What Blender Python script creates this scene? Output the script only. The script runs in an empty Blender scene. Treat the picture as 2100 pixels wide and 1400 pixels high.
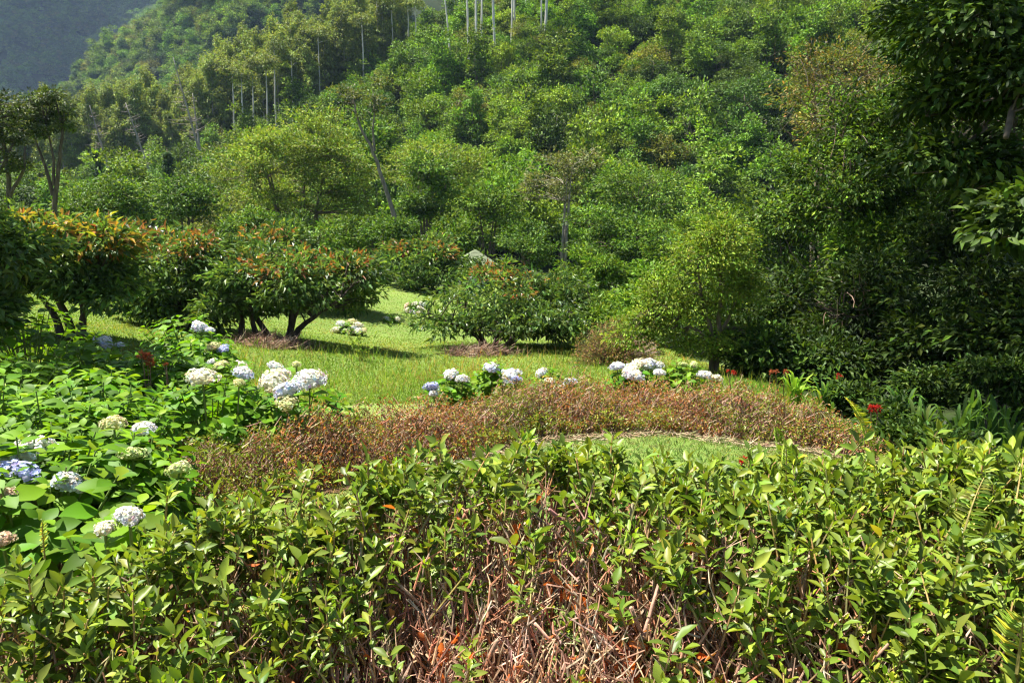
import bpy, math, numpy as np
from mathutils import Matrix, Vector, Euler
R = math.radians
scene = bpy.context.scene
C = scene.collection

# ------------------------------------------------------------------ camera, sky, sun, exposure
CAM = np.array([0.0, 0.0, 1.65]); PITCH = R(11.0); FPX = 1648.0
cam_d = bpy.data.cameras.new("camera"); cam_o = bpy.data.objects.new("camera", cam_d); C.objects.link(cam_o)
cam_o.location = CAM; cam_o.rotation_euler = (R(90) - PITCH, 0, 0)
cam_d.sensor_width = 36.0; cam_d.lens = FPX / 2100.0 * 36.0
cam_d.clip_start = 0.05; cam_d.clip_end = 5000
scene.camera = cam_o

SUN_EL, SUN_AZ = R(63), R(-62)          # azimuth from +Y, negative = towards -X
world = bpy.data.worlds.new("World"); scene.world = world; world.use_nodes = True
wn = world.node_tree; wn.nodes.clear()
sky = wn.nodes.new("ShaderNodeTexSky"); sky.sky_type = 'NISHITA'; sky.sun_disc = False
sky.sun_elevation = SUN_EL; sky.sun_rotation = SUN_AZ
bg = wn.nodes.new("ShaderNodeBackground"); bg.inputs[1].default_value = 0.05
wo = wn.nodes.new("ShaderNodeOutputWorld")
wn.links.new(sky.outputs[0], bg.inputs[0]); wn.links.new(bg.outputs[0], wo.inputs[0])
sun_d = bpy.data.lights.new("sun", 'SUN'); sun_d.energy = 5.0; sun_d.angle = R(0.53); sun_d.color = (1.0, 0.955, 0.88)
sun_o = bpy.data.objects.new("sun", sun_d); C.objects.link(sun_o)
SUNV = Vector((math.sin(SUN_AZ) * math.cos(SUN_EL), math.cos(SUN_AZ) * math.cos(SUN_EL), math.sin(SUN_EL)))
sun_o.rotation_euler = SUNV.to_track_quat('Z', 'Y').to_euler()
vs = scene.view_settings
vs.view_transform = 'Standard'; vs.look = 'None'; vs.gamma = 1.0; vs.use_curve_mapping = False
vs.exposure = 1.78
scene.render.engine = 'CYCLES'
cy = scene.cycles
cy.max_bounces = 6; cy.diffuse_bounces = 2; cy.glossy_bounces = 2; cy.transmission_bounces = 4
cy.volume_bounces = 0; cy.transparent_max_bounces = 4; cy.sample_clamp_indirect = 4.0
cy.caustics_reflective = False; cy.caustics_refractive = False
cy.use_denoising = True; cy.filter_width = 1.25

# ------------------------------------------------------------------ helpers
FWD = np.array([0, math.cos(PITCH), -math.sin(PITCH)]); UP = np.array([0, math.sin(PITCH), math.cos(PITCH)])
def ray(px, py):
    u = (px - 1050.0) / FPX; v = (700.0 - py) / FPX
    return FWD + u * np.array([1.0, 0, 0]) + v * UP
def P(px, py, Y):
    d = ray(px, py); return CAM + d * (Y / d[1])
def proj(p):
    q = np.asarray(p, float) - CAM
    dep = q @ FWD
    return np.stack([1050 + FPX * q[..., 0] / dep, 700 - FPX * (q @ UP) / dep, dep], -1)
def sm(a, b, x):
    t = np.clip((np.asarray(x, float) - a) / (b - a), 0, 1); return t * t * (3 - 2 * t)
def G(x, y):
    x = np.asarray(x, float); y = np.asarray(y, float)
    z = np.interp(y, [-400, 2.4, 6.7, 12, 18, 28, 45, 62, 3000], [0, 0, -.5, -1.14, -1.85, -1.95, -4, -4, -4])
    z = z + .12 * np.clip(-x - 2, 0, 8) * sm(4, 9, y) * (1 - sm(22, 40, y))
    z = z - .10 * np.clip(x - 3, 0, 12) * sm(5, 9, y) * (1 - sm(22, 40, y))
    z = z + .02 * np.sin(x * 1.7 + y) * sm(3, 6, y) + .03 * np.sin(y * .9 - x * .6) * sm(8, 12, y)
    und = 1.3 * np.sin(x * .06 + 1.3) * np.cos(y * .05) + .6 * np.sin(x * .17 + y * .11)
    yc = 130 + 20 * sm(-10, 15, x)
    h1 = -4 + .42 * (np.minimum(y, yc) - 60) + .32 * np.minimum(x, 0) + .12 * np.clip(x, 0, 200) - .6 * np.clip(y - yc, 0, 140) + und
    und2 = 5 * np.sin(x * .05 + y * .013) + 3 * np.sin(x * .11 - y * .05)
    h2 = 30 + .95 * np.minimum(x + 186, 90) + .85 * np.minimum(y - 350, 0) + .3 * np.clip(y - 350, 0, 20) - .5 * np.clip(y - 370, 0, 400) + und2
    h3 = -4 + .62 * (np.clip(y, 0, 900) - 470) + .12 * (x + 300) + 2 * und2
    far = np.maximum(np.maximum(h1, h2), h3)
    far = np.clip(far, -4, 330)
    k = sm(48, 66, y)
    return z * (1 - k) + np.maximum(far, z) * k
def hit(px, py):
    d = ray(px, py)
    ts = np.linspace(1.5, 160, 6000)
    p = CAM + ts[:, None] * d
    i = np.argmax(p[:, 2] < G(p[:, 0], p[:, 1]))
    return p[i]
def norm(a): return a / (np.linalg.norm(a, axis=-1, keepdims=True) + 1e-9)

class MB:
    def __init__(s): s.v = []; s.t = []; s.q = []; s.c = []; s.n = 0
    def add(s, V, T=None, Q=None, col=(.5, .5, .5)):
        V = np.asarray(V, np.float32).reshape(-1, 3)
        if T is not None and len(T): s.t.append(np.asarray(T, np.int64).reshape(-1, 3) + s.n)
        if Q is not None and len(Q): s.q.append(np.asarray(Q, np.int64).reshape(-1, 4) + s.n)
        col = np.asarray(col, np.float32)
        if col.ndim == 1: col = np.broadcast_to(col, (len(V), 3))
        s.v.append(V); s.c.append(col); s.n += len(V)
    def mesh(s, name, smooth=False, mat=None):
        V = np.concatenate(s.v); Cc = np.concatenate(s.c)
        T = np.concatenate(s.t) if s.t else np.zeros((0, 3), np.int64)
        Q = np.concatenate(s.q) if s.q else np.zeros((0, 4), np.int64)
        me = bpy.data.meshes.new(name)
        me.vertices.add(len(V)); me.vertices.foreach_set("co", V.ravel())
        nl = T.size + Q.size
        me.loops.add(nl); me.loops.foreach_set("vertex_index", np.concatenate([T.ravel(), Q.ravel()]).astype(np.int32))
        me.polygons.add(len(T) + len(Q))
        ls = np.concatenate([np.arange(len(T)) * 3, T.size + np.arange(len(Q)) * 4]).astype(np.int32)
        me.polygons.foreach_set("loop_start", ls)
        me.polygons.foreach_set("use_smooth", np.full(len(ls), smooth))
        at = me.attributes.new("col", 'FLOAT_COLOR', 'POINT')
        at.data.foreach_set("color", np.concatenate([Cc, np.ones((len(V), 1), np.float32)], 1).astype(np.float32).ravel())
        me.update(calc_edges=True)
        if mat: me.materials.append(mat)
        return me
    def obj(s, name, mat, parent=None, smooth=False):
        o = bpy.data.objects.new(name, s.mesh(name, smooth, mat)); C.objects.link(o)
        if parent: o.parent = parent
        return o
def tag(o, label=None, cat=None, group=None, kind=None):
    if label: o["label"] = label
    if cat: o["category"] = cat
    if group: o["group"] = group
    if kind: o["kind"] = kind
    return o
def empty(name, loc, label, cat, group=None):
    o = bpy.data.objects.new(name, None); C.objects.link(o); o.location = loc; o.empty_display_size = .1
    return tag(o, label, cat, group)

# leaf templates: x along the leaf 0..1, y across -.5...5, z normal
def leaf_hi(fold=.10, droop=.18, wmax=.45):
    st = [.22, .5, .78]; V = [(0, 0, 0)]
    prof = [.62, 1.0, .62] if wmax > .4 else [.5, .95, .8]
    for t, w in zip(st, prof):
        zc = -droop * t * t
        V += [(t, -.5 * w, zc + fold * w), (t, 0, zc), (t, .5 * w, zc + fold * w)]
    V.append((1, 0, -droop))
    T = [(0, 2, 1), (0, 3, 2), (7, 8, 10), (8, 9, 10)]
    Q = [(1, 2, 5, 4), (2, 3, 6, 5), (4, 5, 8, 7), (5, 6, 9, 8)]
    return np.array(V, float), np.array(T), np.array(Q)
def leaf_mid(fold=.12, droop=.15, t=.45):
    V = [(0, 0, 0), (t, -.5, fold), (t, 0, -droop * .3), (t, .5, fold), (1, 0, -droop)]
    return np.array(V, float), np.array([(0, 2, 1), (0, 3, 2), (1, 2, 4), (2, 3, 4)]), np.zeros((0, 4), int)
def leaf_lo():
    V = [(0, 0, 0), (.45, -.5, .1), (1, 0, 0), (.45, .5, .1)]
    return np.array(V, float), np.array([(0, 1, 2), (0, 2, 3)]), np.zeros((0, 4), int)
HI, MID, LO = leaf_hi(), leaf_mid(), leaf_lo()
def frames(ax, nr):
    ax = norm(ax); sd = norm(np.cross(nr, ax)); nn = np.cross(ax, sd)
    return ax, sd, nn
def add_leaves(mb, tpl, pos, ax, nr, L, W, col):
    V, T, Q = tpl; K = len(pos)
    if K == 0: return
    ax, sd, nn = frames(ax, nr)
    L = np.broadcast_to(L, (K,)); W = np.broadcast_to(W, (K,))
    co = pos[:, None, :] + V[None, :, 0:1] * (ax * L[:, None])[:, None, :] + V[None, :, 1:2] * (sd * W[:, None])[:, None, :] + V[None, :, 2:3] * (nn * L[:, None])[:, None, :]
    off = np.arange(K)[:, None, None] * len(V)
    col = np.broadcast_to(col, (K, 3))
    mb.add(co.reshape(-1, 3), (T[None] + off).reshape(-1, 3), (Q[None] + off).reshape(-1, 4) if len(Q) else None, np.repeat(col, len(V), 0))
def leaf_data(mb, tpl, D): add_leaves(mb, tpl, D[:, 0:3], D[:, 3:6], D[:, 6:9], D[:, 9], D[:, 10], D[:, 11:14])
LEAF_N = 0
def leaf_parts(parent, base, D, tpl, mat, maxn=300, minpx=10., rest="foliage", score=None, smooth=True, name="leaf", rest_tpl=None):
    """the leaves that show largest become single objects that share a few meshes; the rest is one part"""
    global LEAF_N
    q = proj(D[:, :3] + np.asarray(base)[None]); size = FPX * np.sqrt(D[:, 9] * D[:, 10]) / np.maximum(q[:, 2], .3)
    inside = (q[:, 0] > 5) & (q[:, 0] < 2095) & (q[:, 1] > 5) & (q[:, 1] < 1395) & (q[:, 2] > .3) & (size > minpx)
    sc = np.where(inside, size if score is None else score * size, -1)
    idx = np.argsort(-sc)[:maxn]; idx = idx[sc[idx] > 0]
    if len(idx):
        r = np.random.default_rng(len(D)); nv = min(9, len(idx))
        pick = D[r.choice(idx, nv, replace=False), 11:14]; mes = []
        for c in pick:
            mb = MB(); add_leaves(mb, tpl, np.zeros((1, 3)), np.array([[1., 0, 0]]), np.array([[0, 0, 1.]]), 1., 1., c); mes.append(mb.mesh(name, smooth, mat))
        ax, sd, nn = frames(D[idx, 3:6], D[idx, 6:9])
        for k, i in enumerate(idx):
            v = int(np.argmin(((pick - D[i, 11:14]) ** 2).sum(1) * (1 + .3 * r.random(nv))))
            o = bpy.data.objects.new(name, mes[v]); C.objects.link(o); o.parent = parent
            L, W = D[i, 9], D[i, 10]; a, b_, n_ = ax[k] * L, sd[k] * W, nn[k] * L
            p = D[i, :3]
            o.matrix_local = Matrix(((a[0], b_[0], n_[0], p[0]), (a[1], b_[1], n_[1], p[1]), (a[2], b_[2], n_[2], p[2]), (0, 0, 0, 1)))
        LEAF_N += len(idx)
    keepm = np.ones(len(D), bool); keepm[idx] = False
    if keepm.any():
        mb = MB(); leaf_data(mb, rest_tpl or tpl, D[keepm]); o = mb.obj(rest, mat, parent, smooth); o["kind"] = "stuff"
def prisms(mb, p0, p1, r0, r1, k, col):
    p0 = np.asarray(p0, float); p1 = np.asarray(p1, float); K = len(p0)
    if K == 0: return
    d = norm(p1 - p0); h = np.where(np.abs(d[:, 2:3]) > .9, np.array([[1., 0, 0]]), np.array([[0, 0, 1.]]))
    a = norm(np.cross(d, h)); b = np.cross(d, a)
    th = np.arange(k) * 2 * math.pi / k
    ring = np.cos(th)[None, :, None] * a[:, None] + np.sin(th)[None, :, None] * b[:, None]
    r0 = np.broadcast_to(r0, (K,)); r1 = np.broadcast_to(r1, (K,))
    V = np.concatenate([p0[:, None] + ring * r0[:, None, None], p1[:, None] + ring * r1[:, None, None]], 1)
    i = np.arange(k); j = (i + 1) % k
    Q = np.stack([i, j, j + k, i + k], 1)
    Qa = (Q[None] + (np.arange(K) * 2 * k)[:, None, None]).reshape(-1, 4)
    T = None
    if k >= 4:
        T = (np.array([(k, k + 1, k + 2), (k, k + 2, k + 3)])[None] + (np.arange(K) * 2 * k)[:, None, None]).reshape(-1, 3)
    elif k == 3:
        T = (np.array([(3, 4, 5)])[None] + (np.arange(K) * 6)[:, None, None]).reshape(-1, 3)
    mb.add(V.reshape(-1, 3), T, Qa, np.repeat(np.broadcast_to(col, (K, 3)), 2 * k, 0))
def tube(mb, pts, rad, k=6, col=(.2, .15, .1)):
    pts = np.asarray(pts, float); n = len(pts)
    rad = np.broadcast_to(rad, (n,))
    tan = norm(np.gradient(pts, axis=0))
    h = np.array([1., 0, 0]) if abs(tan[0, 2]) > .8 else np.array([0, 0, 1.])
    V = []
    a = norm(np.cross(tan[0], h))
    for i in range(n):
        a = norm(a - tan[i] * (a @ tan[i])); b = np.cross(tan[i], a)
        th = np.arange(k) * 2 * math.pi / k
        V.append(pts[i] + rad[i] * (np.cos(th)[:, None] * a + np.sin(th)[:, None] * b))
    V = np.concatenate(V)
    Q = []
    for i in range(n - 1):
        for j in range(k): Q.append((i * k + j, i * k + (j + 1) % k, (i + 1) * k + (j + 1) % k, (i + 1) * k + j))
    T = [((n - 1) * k, (n - 1) * k + j, (n - 1) * k + j + 1) for j in range(1, k - 1)]
    mb.add(V, T, Q, col)
def bez(p0, p1, p2, n):
    t = np.linspace(0, 1, n)[:, None]
    return (1 - t) ** 2 * np.asarray(p0) + 2 * t * (1 - t) * np.asarray(p1) + t * t * np.asarray(p2)
def pal(rng, K, cols, w=None, jit=.18):
    cols = np.array(cols, float); idx = rng.choice(len(cols), K, p=None if w is None else np.array(w) / np.sum(w))
    c = cols[idx] * (1 + jit * rng.standard_normal((K, 1))) * (1 + .08 * rng.standard_normal((K, 3)))
    return np.clip(c, .003, .95)

# ------------------------------------------------------------------ materials
def nodes(name):
    m = bpy.data.materials.new(name); m.use_nodes = True; nt = m.node_tree; nt.nodes.clear()
    return m, nt, nt.nodes.new("ShaderNodeOutputMaterial")
def leaf_mat(name, rough=.45, transl=.35, spec=.4, objvar=.0, tcol=(1.25, 1.2, .5), huevar=0.0, tint=(1.35, 1.15, .8)):
    m, nt, out = nodes(name); N = nt.nodes; Lk = nt.links
    at = N.new("ShaderNodeAttribute"); at.attribute_name = "col"
    tn = N.new("ShaderNodeMix"); tn.data_type = 'RGBA'; tn.blend_type = 'MULTIPLY'; tn.inputs[0].default_value = 1.0; tn.inputs[7].default_value = (*tint, 1)
    Lk.new(at.outputs["Color"], tn.inputs[6]); src = tn.outputs[2]
    if objvar:
        oi = N.new("ShaderNodeObjectInfo")
        hs = N.new("ShaderNodeHueSaturation")
        mr = N.new("ShaderNodeMapRange"); mr.inputs[3].default_value = 1 - objvar; mr.inputs[4].default_value = 1 + objvar
        Lk.new(oi.outputs["Random"], mr.inputs[0]); Lk.new(mr.outputs[0], hs.inputs["Value"])
        mu = N.new("ShaderNodeMath"); mu.operation = 'MULTIPLY'; mu.inputs[1].default_value = 7.31
        fr = N.new("ShaderNodeMath"); fr.operation = 'FRACT'
        Lk.new(oi.outputs["Random"], mu.inputs[0]); Lk.new(mu.outputs[0], fr.inputs[0])
        mr2 = N.new("ShaderNodeMapRange"); mr2.inputs[3].default_value = .5 - huevar; mr2.inputs[4].default_value = .5 + .2 * huevar
        Lk.new(fr.outputs[0], mr2.inputs[0]); Lk.new(mr2.outputs[0], hs.inputs["Hue"])
        Lk.new(src, hs.inputs["Color"]); src = hs.outputs[0]
    pr = N.new("ShaderNodeBsdfPrincipled"); pr.inputs["Roughness"].default_value = rough
    pr.inputs["Specular IOR Level"].default_value = spec
    Lk.new(src, pr.inputs["Base Color"])
    tr = N.new("ShaderNodeBsdfTranslucent")
    mx = N.new("ShaderNodeMix"); mx.data_type = 'RGBA'; mx.blend_type = 'MULTIPLY'; mx.inputs[0].default_value = 1.0
    mx.inputs[7].default_value = (*tcol, 1)
    Lk.new(src, mx.inputs[6]); Lk.new(mx.outputs[2], tr.inputs[0])
    ms = N.new("ShaderNodeMixShader"); ms.inputs[0].default_value = transl
    Lk.new(pr.outputs[0], ms.inputs[1]); Lk.new(tr.outputs[0], ms.inputs[2]); Lk.new(ms.outputs[0], out.inputs[0])
    return m
def bark_mat(name, rough=.9, scale=30., amt=.5):
    m, nt, out = nodes(name); N = nt.nodes; Lk = nt.links
    at = N.new("ShaderNodeAttribute"); at.attribute_name = "col"
    tc = N.new("ShaderNodeTexCoord"); mp = N.new("ShaderNodeMapping"); mp.inputs["Scale"].default_value = (1, 1, .25)
    nz = N.new("ShaderNodeTexNoise"); nz.inputs["Scale"].default_value = scale; nz.inputs["Detail"].default_value = 4
    Lk.new(tc.outputs["Object"], mp.inputs[0]); Lk.new(mp.outputs[0], nz.inputs["Vector"])
    mr = N.new("ShaderNodeMapRange"); mr.inputs[1].default_value = .3; mr.inputs[2].default_value = .7
    mr.inputs[3].default_value = 1 - amt; mr.inputs[4].default_value = 1 + amt
    Lk.new(nz.outputs[0], mr.inputs[0])
    vm = N.new("ShaderNodeVectorMath"); vm.operation = 'SCALE'
    Lk.new(at.outputs["Color"], vm.inputs[0]); Lk.new(mr.outputs[0], vm.inputs["Scale"])
    pr = N.new("ShaderNodeBsdfPrincipled"); pr.inputs["Roughness"].default_value = rough
    pr.inputs["Specular IOR Level"].default_value = .2
    Lk.new(vm.outputs[0], pr.inputs["Base Color"])
    bp = N.new("ShaderNodeBump"); bp.inputs["Strength"].default_value = .5; bp.inputs["Distance"].default_value = .01
    Lk.new(nz.outputs[0], bp.inputs["Height"]); Lk.new(bp.outputs[0], pr.inputs["Normal"])
    Lk.new(pr.outputs[0], out.inputs[0]); return m
def ground_mat(name, c1, c2, c3, s1=.35, s2=6., rough=.95):
    m, nt, out = nodes(name); N = nt.nodes; Lk = nt.links
    tc = N.new("ShaderNodeTexCoord")
    n1 = N.new("ShaderNodeTexNoise"); n1.inputs["Scale"].default_value = s1; n1.inputs["Detail"].default_value = 5
    n2 = N.new("ShaderNodeTexNoise"); n2.inputs["Scale"].default_value = s2; n2.inputs["Detail"].default_value = 8; n2.inputs["Roughness"].default_value = .7
    Lk.new(tc.outputs["Object"], n1.inputs["Vector"]); Lk.new(tc.outputs["Object"], n2.inputs["Vector"])
    r1 = N.new("ShaderNodeValToRGB"); r1.color_ramp.elements[0].position = .35; r1.color_ramp.elements[1].position = .65
    r1.color_ramp.elements[0].color = (*c1, 1); r1.color_ramp.elements[1].color = (*c2, 1); Lk.new(n1.outputs[0], r1.inputs[0])
    mr = N.new("ShaderNodeMapRange"); mr.inputs[1].default_value = .5; mr.inputs[2].default_value = .72; Lk.new(n2.outputs[0], mr.inputs[0])
    mx = N.new("ShaderNodeMix"); mx.data_type = 'RGBA'; Lk.new(mr.outputs[0], mx.inputs[0]); Lk.new(r1.outputs[0], mx.inputs[6]); mx.inputs[7].default_value = (*c3, 1)
    pr = N.new("ShaderNodeBsdfPrincipled"); pr.inputs["Roughness"].default_value = rough; pr.inputs["Specular IOR Level"].default_value = .1
    Lk.new(mx.outputs[2], pr.inputs["Base Color"])
    bp = N.new("ShaderNodeBump"); bp.inputs["Strength"].default_value = .8; bp.inputs["Distance"].default_value = .02
    Lk.new(n2.outputs[0], bp.inputs["Height"]); Lk.new(bp.outputs[0], pr.inputs["Normal"])
    Lk.new(pr.outputs[0], out.inputs[0]); return m
M_AZ = leaf_mat("azalea_leaf", .42, .3, .24, tint=(1.36, 1.14, .72))
M_HY = leaf_mat("hydrangea_leaf", .5, .4, .13, tint=(1.25, 1.1, .6))
M_FL = leaf_mat("orchard_leaf", .42, .32, .3)
M_TR = leaf_mat("tree_leaf", .5, .27, .12, tint=(1.55, 1.32, .85))
M_HILL = leaf_mat("hill_leaf", .6, .24, .18, objvar=.26, huevar=.03, tint=(1.95, 1.75, .85))
M_EUC = leaf_mat("eucalyptus_leaf", .6, .26, .18, objvar=.18, huevar=.012, tint=(1.95, 1.7, 1.25))
M_GR = leaf_mat("grass_blade", .6, .42, .12, tint=(.95, .9, .75))
M_PET = leaf_mat("petal", .8, .35, .05, tcol=(1, 1, 1), tint=(1, 1, 1))
M_TWIG = bark_mat("twig_bark", .8, 60, .35)
M_BARK = bark_mat("tree_bark", .95, 14, .5)
M_PALE = bark_mat("pale_bark", .8, 3, .3)
M_LAWN = ground_mat("lawn_soil", (.10, .16, .03), (.14, .20, .04), (.14, .11, .05), .5, 9)
M_SOIL = ground_mat("bed_soil", (.10, .055, .03), (.16, .10, .05), (.07, .05, .03), 3, 22)
M_LITTER = ground_mat("leaf_litter", (.22, .13, .08), (.13, .2, .06), (.3, .19, .11), 5, 40)
M_FOREST = ground_mat("forest_floor", (.02, .035, .01), (.035, .05, .015), (.03, .025, .015), .2, 1.5)

# ------------------------------------------------------------------ terrain
def sheet(name, xs, ys, mat, dz=0., mask=None):
    X, Y = np.meshgrid(xs, ys); Z = G(X, Y) + dz
    mb = MB(); nx, ny = len(xs), len(ys)
    idx = np.arange(nx * ny).reshape(ny, nx)
    Q = np.stack([idx[:-1, :-1], idx[:-1, 1:], idx[1:, 1:], idx[1:, :-1]], -1).reshape(-1, 4)
    if mask is not None:
        cx = (X[:-1, :-1] + X[1:, 1:]) / 2; cyy = (Y[:-1, :-1] + Y[1:, 1:]) / 2
        Q = Q[mask(cx, cyy).ravel()]
    mb.add(np.stack([X, Y, Z], -1).reshape(-1, 3), None, Q)
    o = mb.obj(name, mat, smooth=True); o["kind"] = "structure"; return o
xs = np.concatenate([np.linspace(-900, -130, 60), np.linspace(-126, -22, 50), np.linspace(-20, 20, 100), np.linspace(22, 126, 50), np.linspace(130, 900, 50)])
ys = np.concatenate([np.linspace(-300, -8, 14), np.linspace(-6, 32, 130), np.linspace(33, 160, 80), np.linspace(165, 1000, 90)])
terrain = sheet("ground", xs, ys, M_FOREST)
def lawn_mask(x, y): return (y < 33) & (x < np.interp(y, [2, 5, 7, 9, 14, 20, 33], [3.2, 3.0, 3.1, 3.6, 3.2, 3.0, 3.0]) + .25 * np.sin(3 * y)) & (x > -24)
sheet("lawn", np.linspace(-24, 6, 150), np.linspace(-3, 33, 180), M_LAWN, .03, lawn_mask)

# hedge footprints
AZX = [-1.9, -1.25, -1.0, -.8, -.4, .07, .7, 1.3, 1.9]; AZY = [1.4, 1.64, 1.82, 2.05, 2.26, 2.36, 2.40, 2.30, 2.18]
def az_edge(x): return np.interp(x, AZX, AZY)
BX = [-2.5, -1.6, -.7, .2, 1.3, 2.2, 2.8]; BYF = [3.9, 4.35, 5.35, 6.45, 6.7, 6.25, 5.55]
def b_front(x): return np.interp(x, BX, BYF)
def b_depth(x): return np.interp(x, [-2.5, -1.6, -.7, .2, 1.5, 2.2, 2.8], [.9, 1.2, 1.4, 1.15, 1.0, 1.05, .95])
sheet("hedge_soil", np.linspace(-2, 2, 60), np.linspace(.2, 2.6, 44), M_LITTER, .036, lambda x, y: y < az_edge(x) + .02)
sheet("bed_soil", np.linspace(-3, 2.75, 76), np.linspace(4.3, 9.5, 70), M_SOIL, .036, lambda x, y: (y > b_front(x) - .12) & (y < b_front(x) + b_depth(x) + .9 + .15 * np.sin(5 * x)))
sheet("hydrangea_soil", np.linspace(-7, -1.2, 50), np.linspace(2.2, 8.5, 60), M_SOIL, .042, lambda x, y: (y < 8 + .3 * np.sin(3 * x)) & (x < np.interp(y, [2.2, 3.7, 4.5, 5.2, 6.5, 8.5], [-1.3, -1.35, -1.9, -1.5, -1.2, -2.6])))
# ------------------------------------------------------------------ tree builder
def tree_meshes(name, rng, trunks, blobs, lpc, clump_r, leafL, leafW, tpl, cols, w=None, jit=.18, bark=(.12, .09, .06), leafmat=None,
                barkmat=None, droop=.25, clumpvar=.18, flush=None, flat=.65, upness=.8, twigs=True, tk=6, twig_r=.012, shell=.6, keep=None, raw=False, under=-.3):
    """crown from leaf clumps spread over blobs [(centre, radii, n)], limbs from the nearest point of a trunk; returns (trunk mesh, crown mesh)"""
    tb, lb = MB(), MB()
    tp = []; tr_ = []
    for pts, r0, r1 in trunks:
        pts = np.asarray(pts, float)
        n = max(5, len(pts) * 3)
        tt = np.linspace(0, len(pts) - 1, n)
        q = np.stack([np.interp(tt, np.arange(len(pts)), pts[:, i]) for i in range(3)], 1)
        for _ in range(2): q[1:-1] = (q[:-2] + 2 * q[1:-1] + q[2:]) / 4
        q[1:-1] += rng.standard_normal((n - 2, 3)) * r0 * .18
        rr = np.linspace(r0, r1, n); rr[0] *= 1.35
        tube(tb, q, rr, tk, bark); tp.append(q); tr_.append(rr)
    tp = np.concatenate(tp); tr_ = np.concatenate(tr_)
    allc = []
    zs = [b[0][2] + b[1][2] for b in blobs]; ztop = max(zs); zbot = min(b[0][2] - b[1][2] for b in blobs)
    for cen, rad, n in blobs:
        cen = np.array(cen, float); rad = np.array(rad, float)
        d = norm(rng.standard_normal((n, 3))); d[:, 2] = np.where(d[:, 2] < under, -d[:, 2] * .6, d[:, 2])
        rr = 1 - shell * rng.random((n, 1)) ** 2.0
        cc = cen + d * rr * rad
        allc.append(np.concatenate([cc, norm((cc - cen) / rad)], 1))
    A = np.concatenate(allc)
    if keep is not None: A = A[keep(A[:, :3])]
    acc = []
    for c in A:
        cc, out = c[:3], c[3:]
        n = max(4, int(lpc * (.6 + .8 * rng.random())))
        g = norm(rng.standard_normal((n, 3))) * (rng.random((n, 1)) ** (1 / 3.2)) * clump_r * 1.12 * (.75 + .5 * rng.random())
        g[:, 2] = np.where(g[:, 2] < 0, g[:, 2] * .35, g[:, 2] * 1.15) * flat
        pos = cc + g
        rad_ = norm(g + 1e-6)
        ax = norm(rad_ * .7 + out * .45 + rng.standard_normal((n, 3)) * .45 + np.array([0, 0, -droop]))
        nr = norm(np.array([0, 0, upness]) + rad_ * .5 + out * .25 + rng.standard_normal((n, 3)) * .4)
        cl = pal(rng, n, cols, w, jit) * (1 + clumpvar * np.clip(rng.standard_normal(), -1.6, 1.8))
        if flush is not None:
            hz = (cc[2] - zbot) / (ztop - zbot)
            fc, fh, fp = flush
            if hz > fh and rng.random() < fp:
                k = rng.random(n) < .6; cl[k] = pal(rng, int(k.sum()), fc, None, .2)
        s = .7 + .6 * rng.random(n)
        acc.append(np.concatenate([pos, ax, nr, (leafL * s)[:, None], (leafW * s)[:, None], np.clip(cl, .003, .9)], 1))
        if twigs and rng.random() < twigs:
            dd = np.linalg.norm(tp - cc, axis=1) + .6 * np.maximum(0, tp[:, 2] - cc[2])
            i = int(np.argmin(dd)); p0 = tp[i]
            L = np.linalg.norm(cc - p0)
            mid = (p0 + cc) / 2 + np.array([0, 0, .12 * L]) + rng.standard_normal(3) * .08 * L
            tube(tb, bez(p0, mid, cc, 5), np.linspace(min(tr_[i] * .6, twig_r * (1 + L)), twig_r * .4, 5), 4, bark)
    D = np.concatenate(acc)
    if raw: return tb.mesh(name + "_trunk", True, barkmat or M_BARK), D
    leaf_data(lb, tpl, D)
    return tb.mesh(name + "_trunk", True, barkmat or M_BARK), lb.mesh(name + "_crown", False, leafmat or M_TR)
def place(meshes, name, loc, label, cat="tree", group=None, rotz=0., s=1., tnames=("trunk", "crown"), sz=None):
    e = empty(name, loc, label, cat, group); e.rotation_euler = (0, 0, rotz); e.scale = (s, s, sz or s)
    for me, nm in zip(meshes, tnames):
        o = bpy.data.objects.new(nm, me); C.objects.link(o); o.parent = e
    return e

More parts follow.
